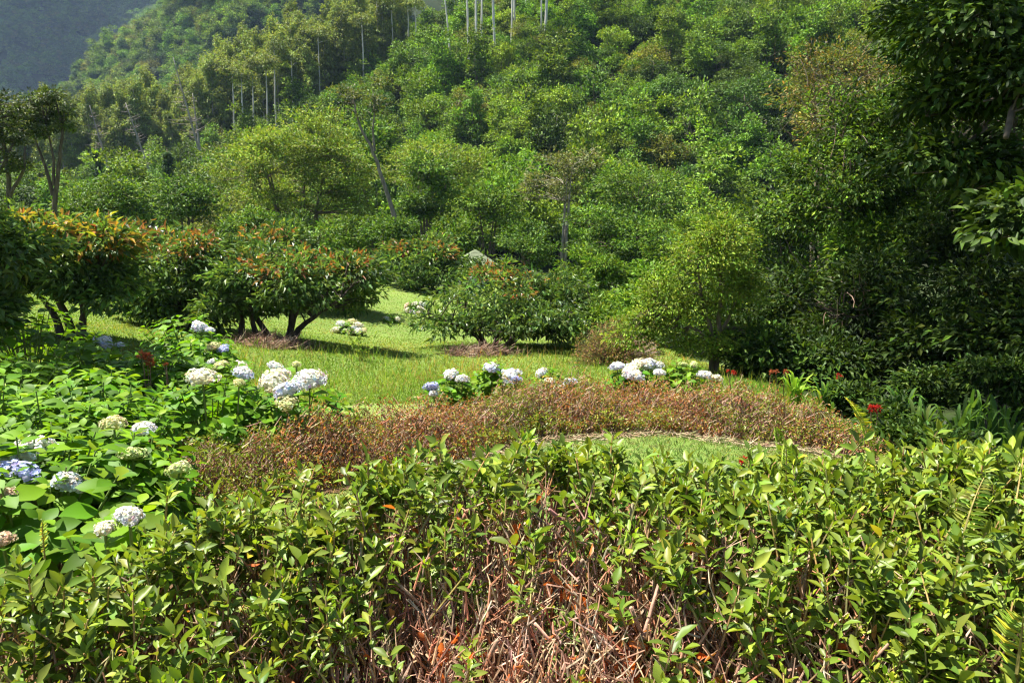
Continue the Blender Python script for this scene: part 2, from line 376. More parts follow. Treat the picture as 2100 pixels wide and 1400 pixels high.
# ------------------------------------------------------------------ hillside tree kinds
rng = np.random.default_rng(11)
G1 = [(.045, .105, .018), (.06, .13, .022), (.035, .08, .018), (.085, .16, .025)]
G2 = [(.07, .15, .02), (.10, .19, .025), (.05, .11, .02)]
G3 = [(.03, .07, .02), (.04, .085, .025), (.025, .055, .018)]
G4 = [(.085, .12, .035), (.11, .14, .04), (.07, .09, .035)]
def broad(seed, rx, h, cols, n=40, lpc=62, leaf=.25, cr=.56):
    r = np.random.default_rng(seed); bl = [((0, 0, h * .52), (rx * .7, rx * .7, h * .34), n // 3)]
    for k in range(8):
        a = k * 2.4 + .6 * r.standard_normal(); f = r.uniform(.3, .78); q = r.uniform(.26, .46)
        bl.append(((math.cos(a) * rx * f, math.sin(a) * rx * f, h * (.34 + .5 * (1 - f) + .22 * r.standard_normal() * .5)), (rx * q, rx * q, h * q * .55), max(3, n // 9 + int(r.integers(-1, 2)))))
    bl.append(((rx * .15 * r.standard_normal(), rx * .15 * r.standard_normal(), h * .84), (rx * .38, rx * .38, h * .15), n // 6))
    tr = [([(0, 0, -.8), (.1, 0, h * .35), (.2 * r.standard_normal(), .2 * r.standard_normal(), h * .85)], .16, .03)]
    for k in range(3):
        a = r.random() * 6.28; tr.append(([(0, 0, h * .2), (math.cos(a) * rx * .3, math.sin(a) * rx * .3, h * .45), (math.cos(a) * rx * .6, math.sin(a) * rx * .6, h * .7)], .09, .02))
    return tree_meshes("broadleaf", r, tr, bl, lpc, cr, leaf, leaf * .55, LO, cols, leafmat=M_HILL, tk=5, twigs=.35, twig_r=.02, bark=(.16, .13, .1), clumpvar=.3, under=-.5, shell=.4)
KINDS = {
 "round": broad(1, 2.3, 5.2, G1), "tall": broad(2, 2.0, 6.8, G1), "bright": broad(3, 2.1, 4.6, G2),
 "dark": broad(4, 2.5, 5.4, G3), "olive": broad(5, 2.1, 5.0, G4, leaf=.2, lpc=74), "small": broad(6, 1.6, 3.6, G2, n=30, cr=.48, leaf=.22)}
def eucalypt(seed, h, rx, crown_from=.45, dense=1.0):
    r = np.random.default_rng(seed)
    lean = r.standard_normal(2) * .03 * h
    tr = [([(0, 0, -1), (lean[0] * .3, lean[1] * .3, h * .4), (lean[0], lean[1], h * .96)], .19, .03)]
    bl = []
    for k in range(9):
        f = crown_from + (1 - crown_from) * (k + .5) / 9
        wd = rx * (1.05 - .75 * max(0, (f - .55) / .45)) * (.75 + .45 * r.random())
        bl.append(((lean[0] * f + .35 * r.standard_normal(), lean[1] * f + .35 * r.standard_normal(), h * f), (wd, wd, h * .10), int(9 * dense)))
    return tree_meshes("eucalyptus", r, tr, bl, 40, .5, .42, .16, LO, [(.10, .155, .045), (.13, .18, .05), (.075, .115, .04)], leafmat=M_EUC, barkmat=M_PALE,
                       bark=(.42, .38, .32), tk=5, twigs=.5, twig_r=.018, droop=.9, upness=.3, flat=1.1, clumpvar=.25, under=-.95, shell=.8)
EUC = [eucalypt(21, 14, 1.8, .38, 1.2), eucalypt(22, 12.5, 1.7, .32, 1.2), eucalypt(23, 15.5, 1.7, .45, 1.2), eucalypt(24, 11, 1.7, .28, 1.2)]
def dead_tree(seed, h):
    r = np.random.default_rng(seed); tb = MB()
    lean = r.standard_normal(2) * .05 * h
    pts = np.array([(0, 0, -1), (lean[0] * .5, lean[1] * .5, h * .5), (lean[0], lean[1], h)])
    q = bez(pts[0], pts[1], pts[2], 9); tube(tb, q, np.linspace(.15, .03, 9), 6, (.30, .27, .23))
    for k in range(34):
        f = .3 + .68 * r.random(); b = bez(pts[0], pts[1], pts[2], 101)[int(f * 100)]
        a = r.random() * 6.28; L = (1.2 - f) * h * .2 * (.3 + 1.2 * r.random())
        e = b + np.array([math.cos(a) * L, math.sin(a) * L, .25 * L])
        pp = bez(b, (b + e) / 2 + np.array([0, 0, -.1 * L]), e, 5); tube(tb, pp, np.linspace(.03, .008, 5), 4, (.24, .2, .17))
        for j in range(3):
            s = pp[1 + j]; e2 = s + r.standard_normal(3) * .25 * L
            tube(tb, bez(s, (s + e2) / 2, e2, 3), np.linspace(.014, .006, 3), 3, (.24, .2, .17))
    return tb.mesh("dead_trunk", True, M_PALE)

# boundary (in the view) above which the hill carries the eucalyptus stand
EX = [-300, 250, 430, 600, 760, 860, 960, 1060, 1200]; EY = [455, 405, 360, 285, 200, 105, 30, -60, -260]
cand = []
yy = 56.0
while yy < 168:
    sp = 2.1 + .006 * yy
    for xx in np.arange(-.72 * yy - 6, .74 * yy + 8, sp):
        cand.append((xx + rng.uniform(-.45, .45) * sp, yy + rng.uniform(-.45, .45) * sp))
    yy += sp
sel = []
for y in np.arange(88, 141, 1.85):
    for x in np.arange(-.72 * y, 4, 1.85):
        sel.append((x + rng.uniform(-.8, .8), y + rng.uniform(-.8, .8)))
sel = np.array(sel); q = proj(np.column_stack([sel, G(sel[:, 0], sel[:, 1])])); sel = sel[q[:, 1] < np.interp(q[:, 0], EX, EY)]
cand = np.array(cand); q = proj(np.column_stack([cand, G(cand[:, 0], cand[:, 1])]))
cand = np.concatenate([cand[~((q[:, 1] < np.interp(q[:, 0], EX, EY)) & (cand[:, 1] > 87))], sel])
cz = G(cand[:, 0], cand[:, 1]); cp = proj(np.column_stack([cand, cz]))
isE = cp[:, 1] < np.interp(cp[:, 0], EX, EY)
KLAB = ['round mid-green tree', 'tall green tree', 'bright green tree', 'dark green tree', 'olive green tree', 'small bright bushy tree']
n_e = n_b = 0
stuff_b, stuff_e = [], []
order = np.argsort(cand[:, 1])
names = list(KINDS); wts = np.array([.26, .16, .24, .13, .09, .12])
visb = 0
for i in order:
    x, y = cand[i]; z = cz[i]; px, py, _ = cp[i]
    s = .7 + .55 * rng.random() ** 1.5; hz_ = s * rng.uniform(.85, 1.35)
    if isE[i]:
        s = .68 + .26 * rng.random()
        if rng.random() < .08: continue
        k = rng.integers(4)
        if 0 < px < 1100 and py > -40 and n_e < 200 and rng.random() < .85:
            n_e += 1
            place(EUC[k], "eucalyptus_tree", (x, y, z), "%s tree at the %s of the plantation, %s" % ("taller slender" if s > .81 else "shorter slender", "lower edge" if y < 100 else ("middle" if y < 118 else "crest"), "near the left edge" if px < 300 else ("above the feathery tree" if px < 700 else "close to the white trunks")), "tree", "eucalyptus trees of the hillside stand", rng.random() * 6.28, s)
        else: stuff_e.append((x, y, z, s, k))
    else:
        # patches of one kind
        nse = math.sin(x * .11 + 2) + math.sin(y * .13 + x * .05) + .8 * rng.standard_normal()
        k = names.index("dark") if nse < -1.6 else (names.index("bright") if nse > 1.5 else int(rng.choice(6, p=wts / wts.sum())))
        if 380 < px < 1950 and 0 < py < 620 and n_b < 300 and rng.random() < .62:
            n_b += 1
            place(KINDS[names[k]], "broadleaf_tree", (x, y, z), "%s in the %s of the hillside wood, %s" % (KLAB[k], "foot" if y < 75 else ("middle" if y < 100 else "top"), "left of the leaning trunk" if px < 760 else ("below the white trunks" if px < 1150 else ("right of the white trunks" if px < 1500 else "near the thicket"))), "tree", "broadleaf trees of the hillside wood", rng.random() * 6.28, s, sz=hz_)
        else: stuff_b.append((x, y, z, s, k))
for _ in range(500):
    y = 56 + 100 * rng.random() ** .8; x = rng.uniform(-.6, .72) * y; z = float(G(x, y)); q = proj(np.array([x, y, z]))
    if q[1] > np.interp(q[0], EX, EY) - 12: stuff_b.append((x, y, z, .5 + .5 * rng.random(), int(rng.choice([0, 2, 5, 5]))))
# far ridges
def scatter(n, x0, x1, y0, y1, test):
    x = rng.uniform(x0, x1, n); y = rng.uniform(y0, y1, n); z = G(x, y)
    p = proj(np.column_stack([x, y, z])); ok = (p[:, 0] > -150) & (p[:, 0] < 2250) & (p[:, 1] > -160) & (p[:, 1] < 520) & test(x, y, p)
    return np.column_stack([x, y, z])[ok]
stuff_f = []
for q in scatter(9000, -420, 60, 172, 480, lambda x, y, p: p[:, 0] < 820):
    stuff_f.append((*q, 1.1 + .8 * rng.random(), rng.integers(5)))
for q in scatter(9000, -760, -150, 480, 900, lambda x, y, p: p[:, 0] < 420):
    stuff_f.append((*q, 1.7 + 1.2 * rng.random(), rng.integers(5)))

def instance_stuff(name, pts, meshes, label, cat):
    pts = np.array(pts, float); me = bpy.data.meshes.new(name)
    me.vertices.add(len(pts)); me.vertices.foreach_set("co", pts[:, :3].astype(np.float32).ravel())
    a = me.attributes.new("sc", 'FLOAT', 'POINT'); a.data.foreach_set("value", pts[:, 3].astype(np.float32))
    a = me.attributes.new("rz", 'FLOAT_VECTOR', 'POINT'); rot = np.zeros((len(pts), 3), np.float32); rot[:, 2] = rng.random(len(pts)) * 6.28; a.data.foreach_set("vector", rot.ravel())
    a = me.attributes.new("kd", 'INT', 'POINT'); a.data.foreach_set("value", pts[:, 4].astype(np.int32))
    o = bpy.data.objects.new(name, me); C.objects.link(o); tag(o, label, cat, None, "stuff")
    ng = bpy.data.node_groups.new(name, 'GeometryNodeTree')
    ng.interface.new_socket("Geometry", in_out='INPUT', socket_type='NodeSocketGeometry')
    ng.interface.new_socket("Geometry", in_out='OUTPUT', socket_type='NodeSocketGeometry')
    N, Lk = ng.nodes, ng.links
    gi = N.new("NodeGroupInput"); go = N.new("NodeGroupOutput"); iop = N.new("GeometryNodeInstanceOnPoints")
    iop.inputs["Pick Instance"].default_value = True
    jn = N.new("GeometryNodeJoinGeometry")
    for crown in reversed(meshes):
        oi = N.new("GeometryNodeObjectInfo"); oi.transform_space = 'ORIGINAL'; oi.inputs["Object"].default_value = crown
        oi.inputs["As Instance"].default_value = True
        Lk.new(oi.outputs["Geometry"], jn.inputs[0])
    def attr(nm, dt):
        n = N.new("GeometryNodeInputNamedAttribute"); n.data_type = dt; n.inputs["Name"].default_value = nm; return n.outputs[0]
    Lk.new(gi.outputs[0], iop.inputs["Points"]); Lk.new(jn.outputs[0], iop.inputs["Instance"])
    Lk.new(attr("kd", 'INT'), iop.inputs["Instance Index"]); Lk.new(attr("sc", 'FLOAT'), iop.inputs["Scale"])
    e2r = N.new("FunctionNodeEulerToRotation"); Lk.new(attr("rz", 'FLOAT_VECTOR'), e2r.inputs[0]); Lk.new(e2r.outputs[0], iop.inputs["Rotation"])
    Lk.new(iop.outputs[0], go.inputs[0])
    md = o.modifiers.new("scatter", 'NODES'); md.node_group = ng
    return o
def find_crown(me): return next(o for o in C.objects if o.type == 'MESH' and o.data == me)
cb = [find_crown(KINDS[n][1]) for n in names]
instance_stuff("hillside_wood", stuff_b, cb, "dense green wood filling the near hillside between single trees", "wood")
instance_stuff("far_wood", stuff_f, cb, "hazy wood covering the far ridges up left", "wood")
ce = [find_crown(m[1]) for m in EUC]
instance_stuff("eucalyptus_wood", stuff_e, ce, "pale green mass of plantation crowns up the left slope", "wood")

# tall bare white trunks at the top of the hill
def tall_trunk(px, py, Y, lean=0., h=24, r=.24, label=""):
    b = P(px, py, Y); r_ = np.random.default_rng(int(px * 7 + py)); b[2] -= 1.0
    pts = [(0, 0, -2.5), (lean * .4, 0, h * .45), (lean, .2, h)]
    bl = [((lean * .95, 0, h * .9), (2.2, 2.2, 2.6), 26)]
    me = tree_meshes("tall_eucalyptus", r_, [(pts, r, r * .55)], bl, 45, .7, .36, .13, LO, [(.10, .155, .045), (.075, .115, .04)], leafmat=M_EUC, barkmat=M_PALE, bark=(.62, .58, .52), tk=7, twigs=.7, twig_r=.02, droop=.9, upness=.3)
    return place(me, "tall_eucalyptus", tuple(b), label, "tree", "tall white-trunked trees at the top of the hill")
for k, (px, py, lean, r, dY) in enumerate([(922, 50, -2.6, .16, 112), (962, 82, -.9, .2, 106), (976, 105, .3, .24, 104), (986, 62, 1.0, .2, 110), (1015, 92, -.7, .26, 105), (1049, 52, .5, .2, 112),
        (1055, 42, 0, .2, 114), (1078, 22, .1, .16, 118), (1110, 62, 0, .15, 110), (1119, 70, .1, .28, 108), (1095, 18, 0, .14, 120)]):
    tall_trunk(px, py, dY, lean, 24, r * .68, "tall bare white trunk at the top edge, number %s from the left of its row" % ["one", "two", "three", "four", "five", "six", "seven", "eight", "ten", "eleven", "nine"][k])
# white trunks seen through the stand
tk = 0
ORD = 'first second third fourth fifth sixth seventh eighth ninth tenth eleventh twelfth thirteenth fourteenth'.split()
PTR = [(745, 178, 70, .16), (732, 120, 40, .13), (565, 232, 130, .15), (548, 250, 160, .13), (853, 120, 40, .15), (838, 110, 20, .15), (700, 160, 60, .12), (480, 262, 175, .12), (498, 268, 190, .14), (775, 105, 30, .12), (805, 110, 40, .12), (655, 195, 100, .12), (520, 255, 170, .12), (600, 225, 150, .11)]
for px, py, top, w_ in PTR:
    Y = 78 + (330 - py) * .14
    b = P(px, py, Y + 14); t = P(px - 3, top - 30, Y + 14); h = t[2] - b[2]
    r_ = np.random.default_rng(900 + tk)
    me = tree_meshes("white_eucalyptus", r_, [([(0, 0, -4), (.1, 0, h * .4), (t[0] - b[0], 0, h)], w_, w_ * .4)], [((t[0] - b[0], 0, h * .95), (1.3, 1.3, 1.9), 20)], 46, .6, .34, .13, LO,
                     [(.10, .155, .045), (.13, .18, .05), (.075, .115, .04)], leafmat=M_EUC, barkmat=M_PALE, bark=(.55, .51, .45), tk=6, twigs=.6, twig_r=.018, droop=.9, upness=.3)
    place(me, "eucalyptus_tree", tuple(b), "%s pale slim trunk from the left along the plantation edge, leafy top" % ORD[sorted(q[0] for q in PTR).index(px)], "tree", "pale trunks at the plantation edge"); tk += 1

# dead trees
for px, py, top, Y, lean, lab, sd in [(415, 335, 120, 92, -3.0, "tall bleached bare trunk leaning left above the yellow-green tree", 3),
                                      (318, 385, 205, 84, -2.0, "grey leafless dead tree with fine bare twigs on the left slope", 4), (225, 350, 215, 88, -1.0, "grey dead tree behind the tall dark tree on the left", 5),
                                      (408, 300, 190, 95, -.8, "short bleached bare trunk beside the tall leaning one", 6)]:
    b = P(px, py, Y); h = P(px, top, Y)[2] - b[2]
    e = empty("dead_tree", tuple(b), lab, "tree"); o = bpy.data.objects.new("trunk", dead_tree(sd, h)); C.objects.link(o); o.parent = e
    e.rotation_euler = (0, math.atan2(lean, h), 0)

# ------------------------------------------------------------------ valley trees behind the lawn
def img_tree(name, label, px0, px1, top, bottom, Y, cols, seed, leaf=.16, lw=.07, lpc=60, n=90, cr=.5, trunks=3, bark=(.13, .10, .07), tr=.14, lift=0., group=None, tpl=LO,
             flat=.65, w=None, droop=.25, blobs=5, leafmat=None, gap=None, depth=None, twigs=.6, clumpvar=.28, upness=.8, basez=None, shell=.45, lean=0, trunk_from=None, twig_r=.015, flush=None):
    """tree whose crown spans px0..px1, top..bottom (photo pixels) at distance Y"""
    r = np.random.default_rng(seed)
    pc = (px0 + px1) / 2
    c = P(pc, (top + bottom) / 2, Y); hw = (P(px1, 500, Y)[0] - P(px0, 500, Y)[0]) / 2; hh = (P(pc, top, Y)[2] - P(pc, bottom, Y)[2]) / 2
    tx = c[0] if trunk_from is None else P(trunk_from, 500, Y)[0]
    gz = float(G(tx, Y)) if basez is None else basez
    base = np.array([tx, Y, gz])
    rc = c - base; dp = depth or hw
    lpc = int(lpc * 1.35); bl = [((rc[0], 0, rc[2] - .08 * hh), (hw * .78, dp * .78, hh * .78), int(n * .3))]
    for k in range(blobs + 5):
        a = k * 2.4 + .5 * r.standard_normal(); f = r.uniform(.2, .72); q = r.uniform(.24, .44)
        bl.append(((rc[0] + math.cos(a) * hw * f, math.sin(a) * dp * f, rc[2] + hh * (r.uniform(-.6, .75) * (1.05 - .5 * f))), (hw * q, dp * q, hh * q * .9), max(4, int(n * .75 * q / (blobs + 5) * 2.4))))
    trs = []
    for k in range(trunks):
        a = r.random() * 6.28; f = .15 + .28 * r.random()
        if trunks == 1: f = .05
        sx = r.standard_normal() * .06 * hw * (trunks > 1)
        trs.append(([(sx, sx * .5, -.5), (sx + lean * .3 + rc[0] * .3 + math.cos(a) * hw * f * .4, math.sin(a) * dp * f * .4, rc[2] * .5), (rc[0] + math.cos(a) * hw * f, math.sin(a) * dp * f, rc[2] + hh * .3)], tr, tr * .1))
    me = tree_meshes(name, r, trs, bl, lpc, cr, leaf, lw, tpl, cols, w, leafmat=leafmat, bark=bark, twigs=twigs, flat=flat, droop=droop, clumpvar=clumpvar, upness=upness, shell=shell, twig_r=twig_r, flush=flush, under=-.85)
    return place(me, name, tuple(base), label, "tree", group)
YG = [(.105, .185, .032), (.13, .215, .038), (.075, .14, .028), (.145, .2, .05)]
DG = [(.045, .105, .02), (.06, .13, .025), (.085, .165, .03), (.03, .075, .02)]
MG = [(.07, .15, .022), (.09, .18, .028), (.05, .11, .02), (.12, .2, .03)]
img_tree("spreading_tree", "wide feathery yellow-green tree in the middle of the valley", 400, 825, 222, 505, 46, YG, 31, .19, .08, 66, 330, .62, 5, flat=.6, tr=.2, depth=4.5, blobs=7, twig_r=.02, upness=.9, shell=.5)
img_tree("spreading_tree", "yellow-green feathery tree right of the widest one, under the wood", 770, 1000, 252, 450, 50, YG, 32, .19, .08, 60, 160, .6, 4, flat=.6, tr=.16, depth=3.5, shell=.5)
img_tree("leafy_tree", "rounded green tree behind the orchard's far left corner", 150, 315, 352, 480, 36, DG + MG, 33, .16, .08, 70, 80, .5)
img_tree("leafy_tree", "green tree between the rounded left tree and the feathery one", 300, 450, 362, 480, 39, DG, 34, .17, .08, 64, 70, .5)
img_tree("leafy_tree", "dark green leafy tree just right of the leaning bare trunk", 805, 950, 308, 500, 40, DG, 35, .17, .09, 74, 85, .5, depth=1.9)
img_tree("leafy_tree", "mid-green tree behind the hut, left of the silvery branched tree", 930, 1090, 362, 520, 42, MG + DG, 36, .17, .08, 66, 80, .5)
img_tree("silvery_tree", "grey-green open tree with pale forking branches above the hut", 1055, 1255, 292, 440, 39, [(.09, .12, .06), (.06, .09, .045), (.13, .16, .09)], 37, .17, .075, 46, 64, .42, 4, bark=(.30, .26, .21), tr=.11, shell=.85, twig_r=.02, twigs=.7)
img_tree("leafy_tree", "broad dark tree right of the hut roof", 1150, 1420, 415, 570, 34, DG, 38, .15, .075, 74, 130, .5, depth=2.6)
img_tree("leafy_tree", "bright green small tree behind the right orchard tree", 1260, 1420, 520, 640, 25, [(.09, .2, .025), (.07, .15, .02)], 39, .13, .07, 60, 60, .35, 2, tr=.07)
img_tree("leafy_tree", "green tree at the foot of the wood beside the right thicket", 1360, 1580, 395, 520, 38, MG, 40, .17, .08, 60, 90, .5)
img_tree("leafy_tree", "dense tree in front of the wood above the broad dark one", 1180, 1420, 340, 450, 47, DG + MG, 41, .2, .09, 60, 80, .6)
for k, (a, b, t, bo, Y, lab) in enumerate([(440, 560, 425, 530, 33, "low dark shrub under the left of the feathery tree"), (540, 650, 435, 540, 33, "low dark shrub under the middle of the feathery tree"), (640, 760, 425, 545, 32, "bushy shrub left of the leaning trunk's foot"),
        (740, 860, 440, 560, 31, "shrub at the foot of the leaning trunk"), (860, 980, 440, 560, 33, "shrub behind the far orchard tree near the hut"), (1000, 1160, 450, 570, 34, "dark shrub directly behind the hut roof"), (90, 230, 400, 500, 30, "shrub under the tall dark tree at the left")]):
    img_tree("shrub", lab, a, b, t, bo, Y, DG if k % 2 else MG + DG, 50 + k, .14, .07, 60, 50, .38, 3, tr=.05, blobs=3)
# leaning bare trunk with a thin top
r = np.random.default_rng(61)
b = P(838, 505, 37); b[2] = float(G(b[0], 37)); tops = [P(728, 215, 37) - b, P(768, 210, 37) - b]
kn = [P(812, 460, 37) - b, P(785, 370, 37) - b, P(768, 310, 37) - b]; kn2 = [P(738, 265, 37) - b, P(764, 270, 37) - b]
me = tree_meshes("leaning_tree", r, [([(0, 0, -.3), kn[0], kn[1], kn[2], kn2[0], tops[0]], .12, .04), ([kn[2], kn2[1], tops[1]], .065, .02)],
                 [(tops[0] + np.array([-.2, 0, .15]), (.75, .8, .95), 12), (tops[1] + np.array([.1, 0, .1]), (.6, .7, 1.0), 10)], 34, .34, .17, .08, LO, [(.06, .09, .04), (.09, .12, .055), (.05, .075, .03)], bark=(.2, .17, .13), tk=8, twig_r=.016, under=-.95, shell=.9)
place(me, "leaning_tree", tuple(b), "thin bare leaning tree with a forked tuft of leaves on top")
# tall dark tree on the left
r = np.random.default_rng(62); b = P(105, 470, 27); b[2] = float(G(b[0], 27))
def rel(px, py, Y=27): return P(px, py, Y) - b
me = tree_meshes("umbrella_tree", r, [([(0, 0, -.3), rel(112, 400), rel(122, 340), rel(128, 260)], .10, .04), ([rel(110, 400), rel(92, 340), rel(72, 285)], .07, .03), ([rel(112, 380), rel(108, 310), rel(95, 255)], .055, .02)],
                 [(rel(70, 205), (.45, .5, .25), 8), (rel(105, 200), (.4, .5, .2), 7), (rel(45, 235), (.4, .5, .22), 7), (rel(85, 240), (.45, .4, .2), 8), (rel(130, 225), (.35, .4, .22), 7), (rel(70, 275), (.35, .4, .2), 6), (rel(140, 258), (.25, .3, .2), 4), (rel(105, 268), (.3, .3, .18), 5), (rel(30, 262), (.3, .4, .2), 5)], 62, .27, .13, .06, LO,
                 [(.04, .075, .025), (.07, .11, .035), (.03, .055, .02)], bark=(.09, .07, .055), tk=8, twig_r=.02, under=-.8)
place(me, "umbrella_tree", tuple(b), "tall dark flat-topped tree with several bare trunks at the left edge")
b = P(15, 480, 25); b[2] = float(G(b[0], 25))
def rel(px, py, Y=25): return P(px, py, Y) - b
me = tree_meshes("umbrella_tree", r, [([(0, 0, -.3), rel(20, 400), rel(10, 300), rel(-10, 220)], .09, .04), ([(-.4, .2, -.3), rel(-20, 380), rel(30, 290)], .07, .03), ([rel(20, 400), rel(50, 350), rel(52, 300)], .06, .03)],
                 [(rel(-10, 205), (.5, .6, .25), 9), (rel(22, 225), (.4, .5, .22), 8), (rel(0, 262), (.4, .5, .25), 8), (rel(35, 285), (.3, .4, .2), 6), (rel(-25, 310), (.5, .5, .4), 10), (rel(20, 335), (.35, .4, .3), 7), (rel(48, 345), (.25, .3, .2), 4)], 62, .27, .12, .055, LO,
                 [(.035, .06, .022), (.06, .09, .03), (.025, .045, .018)], bark=(.08, .065, .05), tk=8, twig_r=.02, under=-.8)
place(me, "umbrella_tree", tuple(b), "dark open tree cut by the left edge, beside the flat-topped one")
# conifer
def conifer(seed, h, rx):
    r = np.random.default_rng(seed); tb, lb = MB(), MB()
    tube(tb, np.array([(0, 0, -.5), (0, 0, h * .5), (0, 0, h)]), np.array([.14, .09, .02]), 6, (.13, .1, .07))
    for k in range(30):
        f = .12 + .86 * k / 30; R_ = rx * (1 - f) + .15
        for j in range(7):
            a = r.random() * 6.28; n = 14; t = r.random(n)
            pos = np.stack([np.cos(a) * R_ * t, np.sin(a) * R_ * t, h * f - .25 * R_ * t + .05 * r.standard_normal(n)], 1) + .06 * r.standard_normal((n, 3))
            ax = norm(np.array([np.cos(a), np.sin(a), -.2]) + .5 * r.standard_normal((n, 3)))
            add_leaves(lb, LO, pos, ax, np.array([[0, 0, 1.]]) + .3 * r.standard_normal((n, 3)), .3, .1, pal(r, n, [(.03, .07, .045), (.045, .095, .06)]))
    return tb.mesh("conifer_trunk", True, M_BARK), lb.mesh("conifer_crown", False, M_TR)
for px, py, top, Y, rx, lab in [(350, 400, 305, 62, 1.5, "small blue-green conifer at the foot of the plantation"), (205, 395, 300, 66, 1.4, "dark conifer behind the rounded left tree")]:
    b = P(px, py, Y); b[2] = min(b[2], float(G(b[0], Y)) + .3); h = P(px, top, Y)[2] - b[2]
    place(conifer(int(px), h, rx), "conifer", tuple(b), lab)

# ------------------------------------------------------------------ hut and shed
def hut(px, Y, eave_row, w, roof_h, wall_h, roofcol, wallcol, label, rot):
    c = P(px, eave_row, Y); base = np.array([c[0], c[1], c[2] - wall_h])
    e = empty("hut", tuple(base), label, "hut"); e.rotation_euler = (0, 0, rot)
    mw = ground_mat("hut_wall", wallcol, tuple(np.array(wallcol) * .8), tuple(np.array(wallcol) * .6), 2, 8, .8)
    mr = ground_mat("hut_roof", roofcol, tuple(np.array(roofcol) * .85), tuple(np.array(roofcol) * .55), 1.5, 7, .7)
    h = w / 2 - .2
    def box(mb, x0, x1, y0, y1, z0, z1):
        V = [(x, y, z) for z in (z0, z1) for y in (y0, y1) for x in (x0, x1)]
        mb.add(V, None, [(0, 2, 3, 1), (4, 5, 7, 6), (0, 1, 5, 4), (2, 6, 7, 3), (0, 4, 6, 2), (1, 3, 7, 5)])
    mb = MB(); box(mb, -h, h, -h, h, -1.5, wall_h); mb.obj("wall", mw, e)
    mb = MB(); box(mb, -.35, .35, -h - .04, -h, 0, wall_h * .85); mb.obj("door", M_BARK, e)
    mb = MB(); box(mb, .6, 1.0, -h - .04, -h, wall_h * .45, wall_h * .8); mb.obj("window", M_BARK, e)
    mb = MB(); a = w / 2
    n = 10
    for s in range(4):
        ca, sa = math.cos(s * math.pi / 2), math.sin(s * math.pi / 2)
        def rt(x, y, z): return (x * ca - y * sa, x * sa + y * ca, z)
        for k in range(5):
            f0, f1 = k / 5, (k + 1) / 5
            y0, y1 = -a * (1 - f0 * .97), -a * (1 - f1 * .97)
            z0, z1 = wall_h + roof_h * f0 + .006, wall_h + roof_h * f1
            mb.add([rt(y0, y0, z0), rt(-y0, y0, z0), rt(-y1, y1, z1), rt(y1, y1, z1), rt(y0, y0, z0 - .05), rt(-y0, y0, z0 - .05)], None, [(0, 1, 2, 3), (4, 5, 1, 0)])
    mb.add([(-a * .03, -a * .03, wall_h + roof_h), (a * .03, -a * .03, wall_h + roof_h), (a * .03, a * .03, wall_h + roof_h), (-a * .03, a * .03, wall_h + roof_h)], None, [(0, 1, 2, 3)])
    mb.obj("roof", mr, e)
hut(975, 29.5, 541, 1.6, .52, 1.1, (.15, .175, .10), (.08, .10, .07), "small hut with pale green pyramid roof behind the orchard trees", R(8))
hut(302, 37, 474, 1.3, .3, 1.0, (.42, .42, .42), (.2, .17, .13), "tiny grey-roofed shed behind the far left orchard trees", R(30))

# ------------------------------------------------------------------ orchard trees with orange new leaves
OC = [(.06, .13, .042), (.085, .165, .055), (.045, .10, .038), (.12, .205, .06)]
FLU = [(.25, .125, .06), (.22, .105, .055), (.26, .18, .06), (.18, .13, .05)]
YLW = [(.28, .30, .05), (.2, .26, .045), (.3, .22, .05)]
def orchard(label, base, px0, px1, top, bottom, seed, trunks, n=80, lpc=44, leaf=.14, lw=.05, fl=(.7, .3), depth=None, cr=.27, tpl=MID, flc=FLU, tr=.06, bl_extra=()):
    r = np.random.default_rng(seed); Y = base[1]
    c = P((px0 + px1) / 2, (top + bottom) / 2, Y); hw = (P(px1, 500, Y)[0] - P(px0, 500, Y)[0]) / 2
    hh = (P(px0, top, Y)[2] - P(px0, bottom, Y)[2]) / 2; rc = c - base; dp = depth or hw * .9
    hw *= 1.16; bl = [((rc[0], 0, rc[2] + .05), (hw * .8, dp * .8, hh * .7), n // 2)]
    for k in range(9):
        a = k * 2.4 + .5 * r.standard_normal(); f = r.uniform(.35, .8); q = r.uniform(.22, .4); bl.append(((rc[0] + math.cos(a) * hw * f, math.sin(a) * dp * f, rc[2] + hh * r.uniform(-.85, .65) * (1.25 - .7 * f)), (hw * q, dp * q, hh * q * 1.15), max(6, int(n * q * .46))))
    bl += list(bl_extra)
    trs = [([(0, 0, -.1), (np.array(x[0]) * .5) + np.array([.2, 0, .2]), x[0]], tr, tr * .3) for x in bl_extra]
    for tx, ty, ex, ez in trunks:      # start offset, end fraction in crown
        a = r.uniform(-.5, .5)
        st = np.array([tx, ty, -.15]); en = np.array([rc[0] + ex * hw, a * dp, rc[2] + ez * hh])
        md = np.array([tx + (en[0] - tx) * .3 + .05 * r.standard_normal(), ty + (en[1] - ty) * .4, en[2] * .45])
        trs.append(([st, md, en], tr * (.8 + .4 * r.random()), tr * .25))
    me = tree_meshes("orchard_tree", r, trs, bl, lpc, cr, leaf, lw, tpl, OC, jit=.2, leafmat=M_FL, bark=(.075, .055, .045), droop=.38, flush=(flc, fl[0], fl[1]), clumpvar=.25, twig_r=.01, tk=8, upness=.6, shell=.75, twigs=.8)
    return place(me, "orchard_tree", tuple(base), label, "tree", "orchard trees with orange young leaves")
def gb(px, py): return hit(px, py)
t3 = gb(580, 700); t4 = gb(1012, 712)
orchard("nearest full orchard tree, its splayed dark trunks rising from a brown mulch mound", t3, 428, 775, 485, 684, 71, [(-.75, 0, -.6, -.2), (-.5, .1, -.35, .1), (-.2, .1, -.75, .0), (.05, 0, .0, .3), (.08, 0, .55, -.2), (.05, .1, .3, .3)], n=125, leaf=.135, lw=.046, tr=.075)
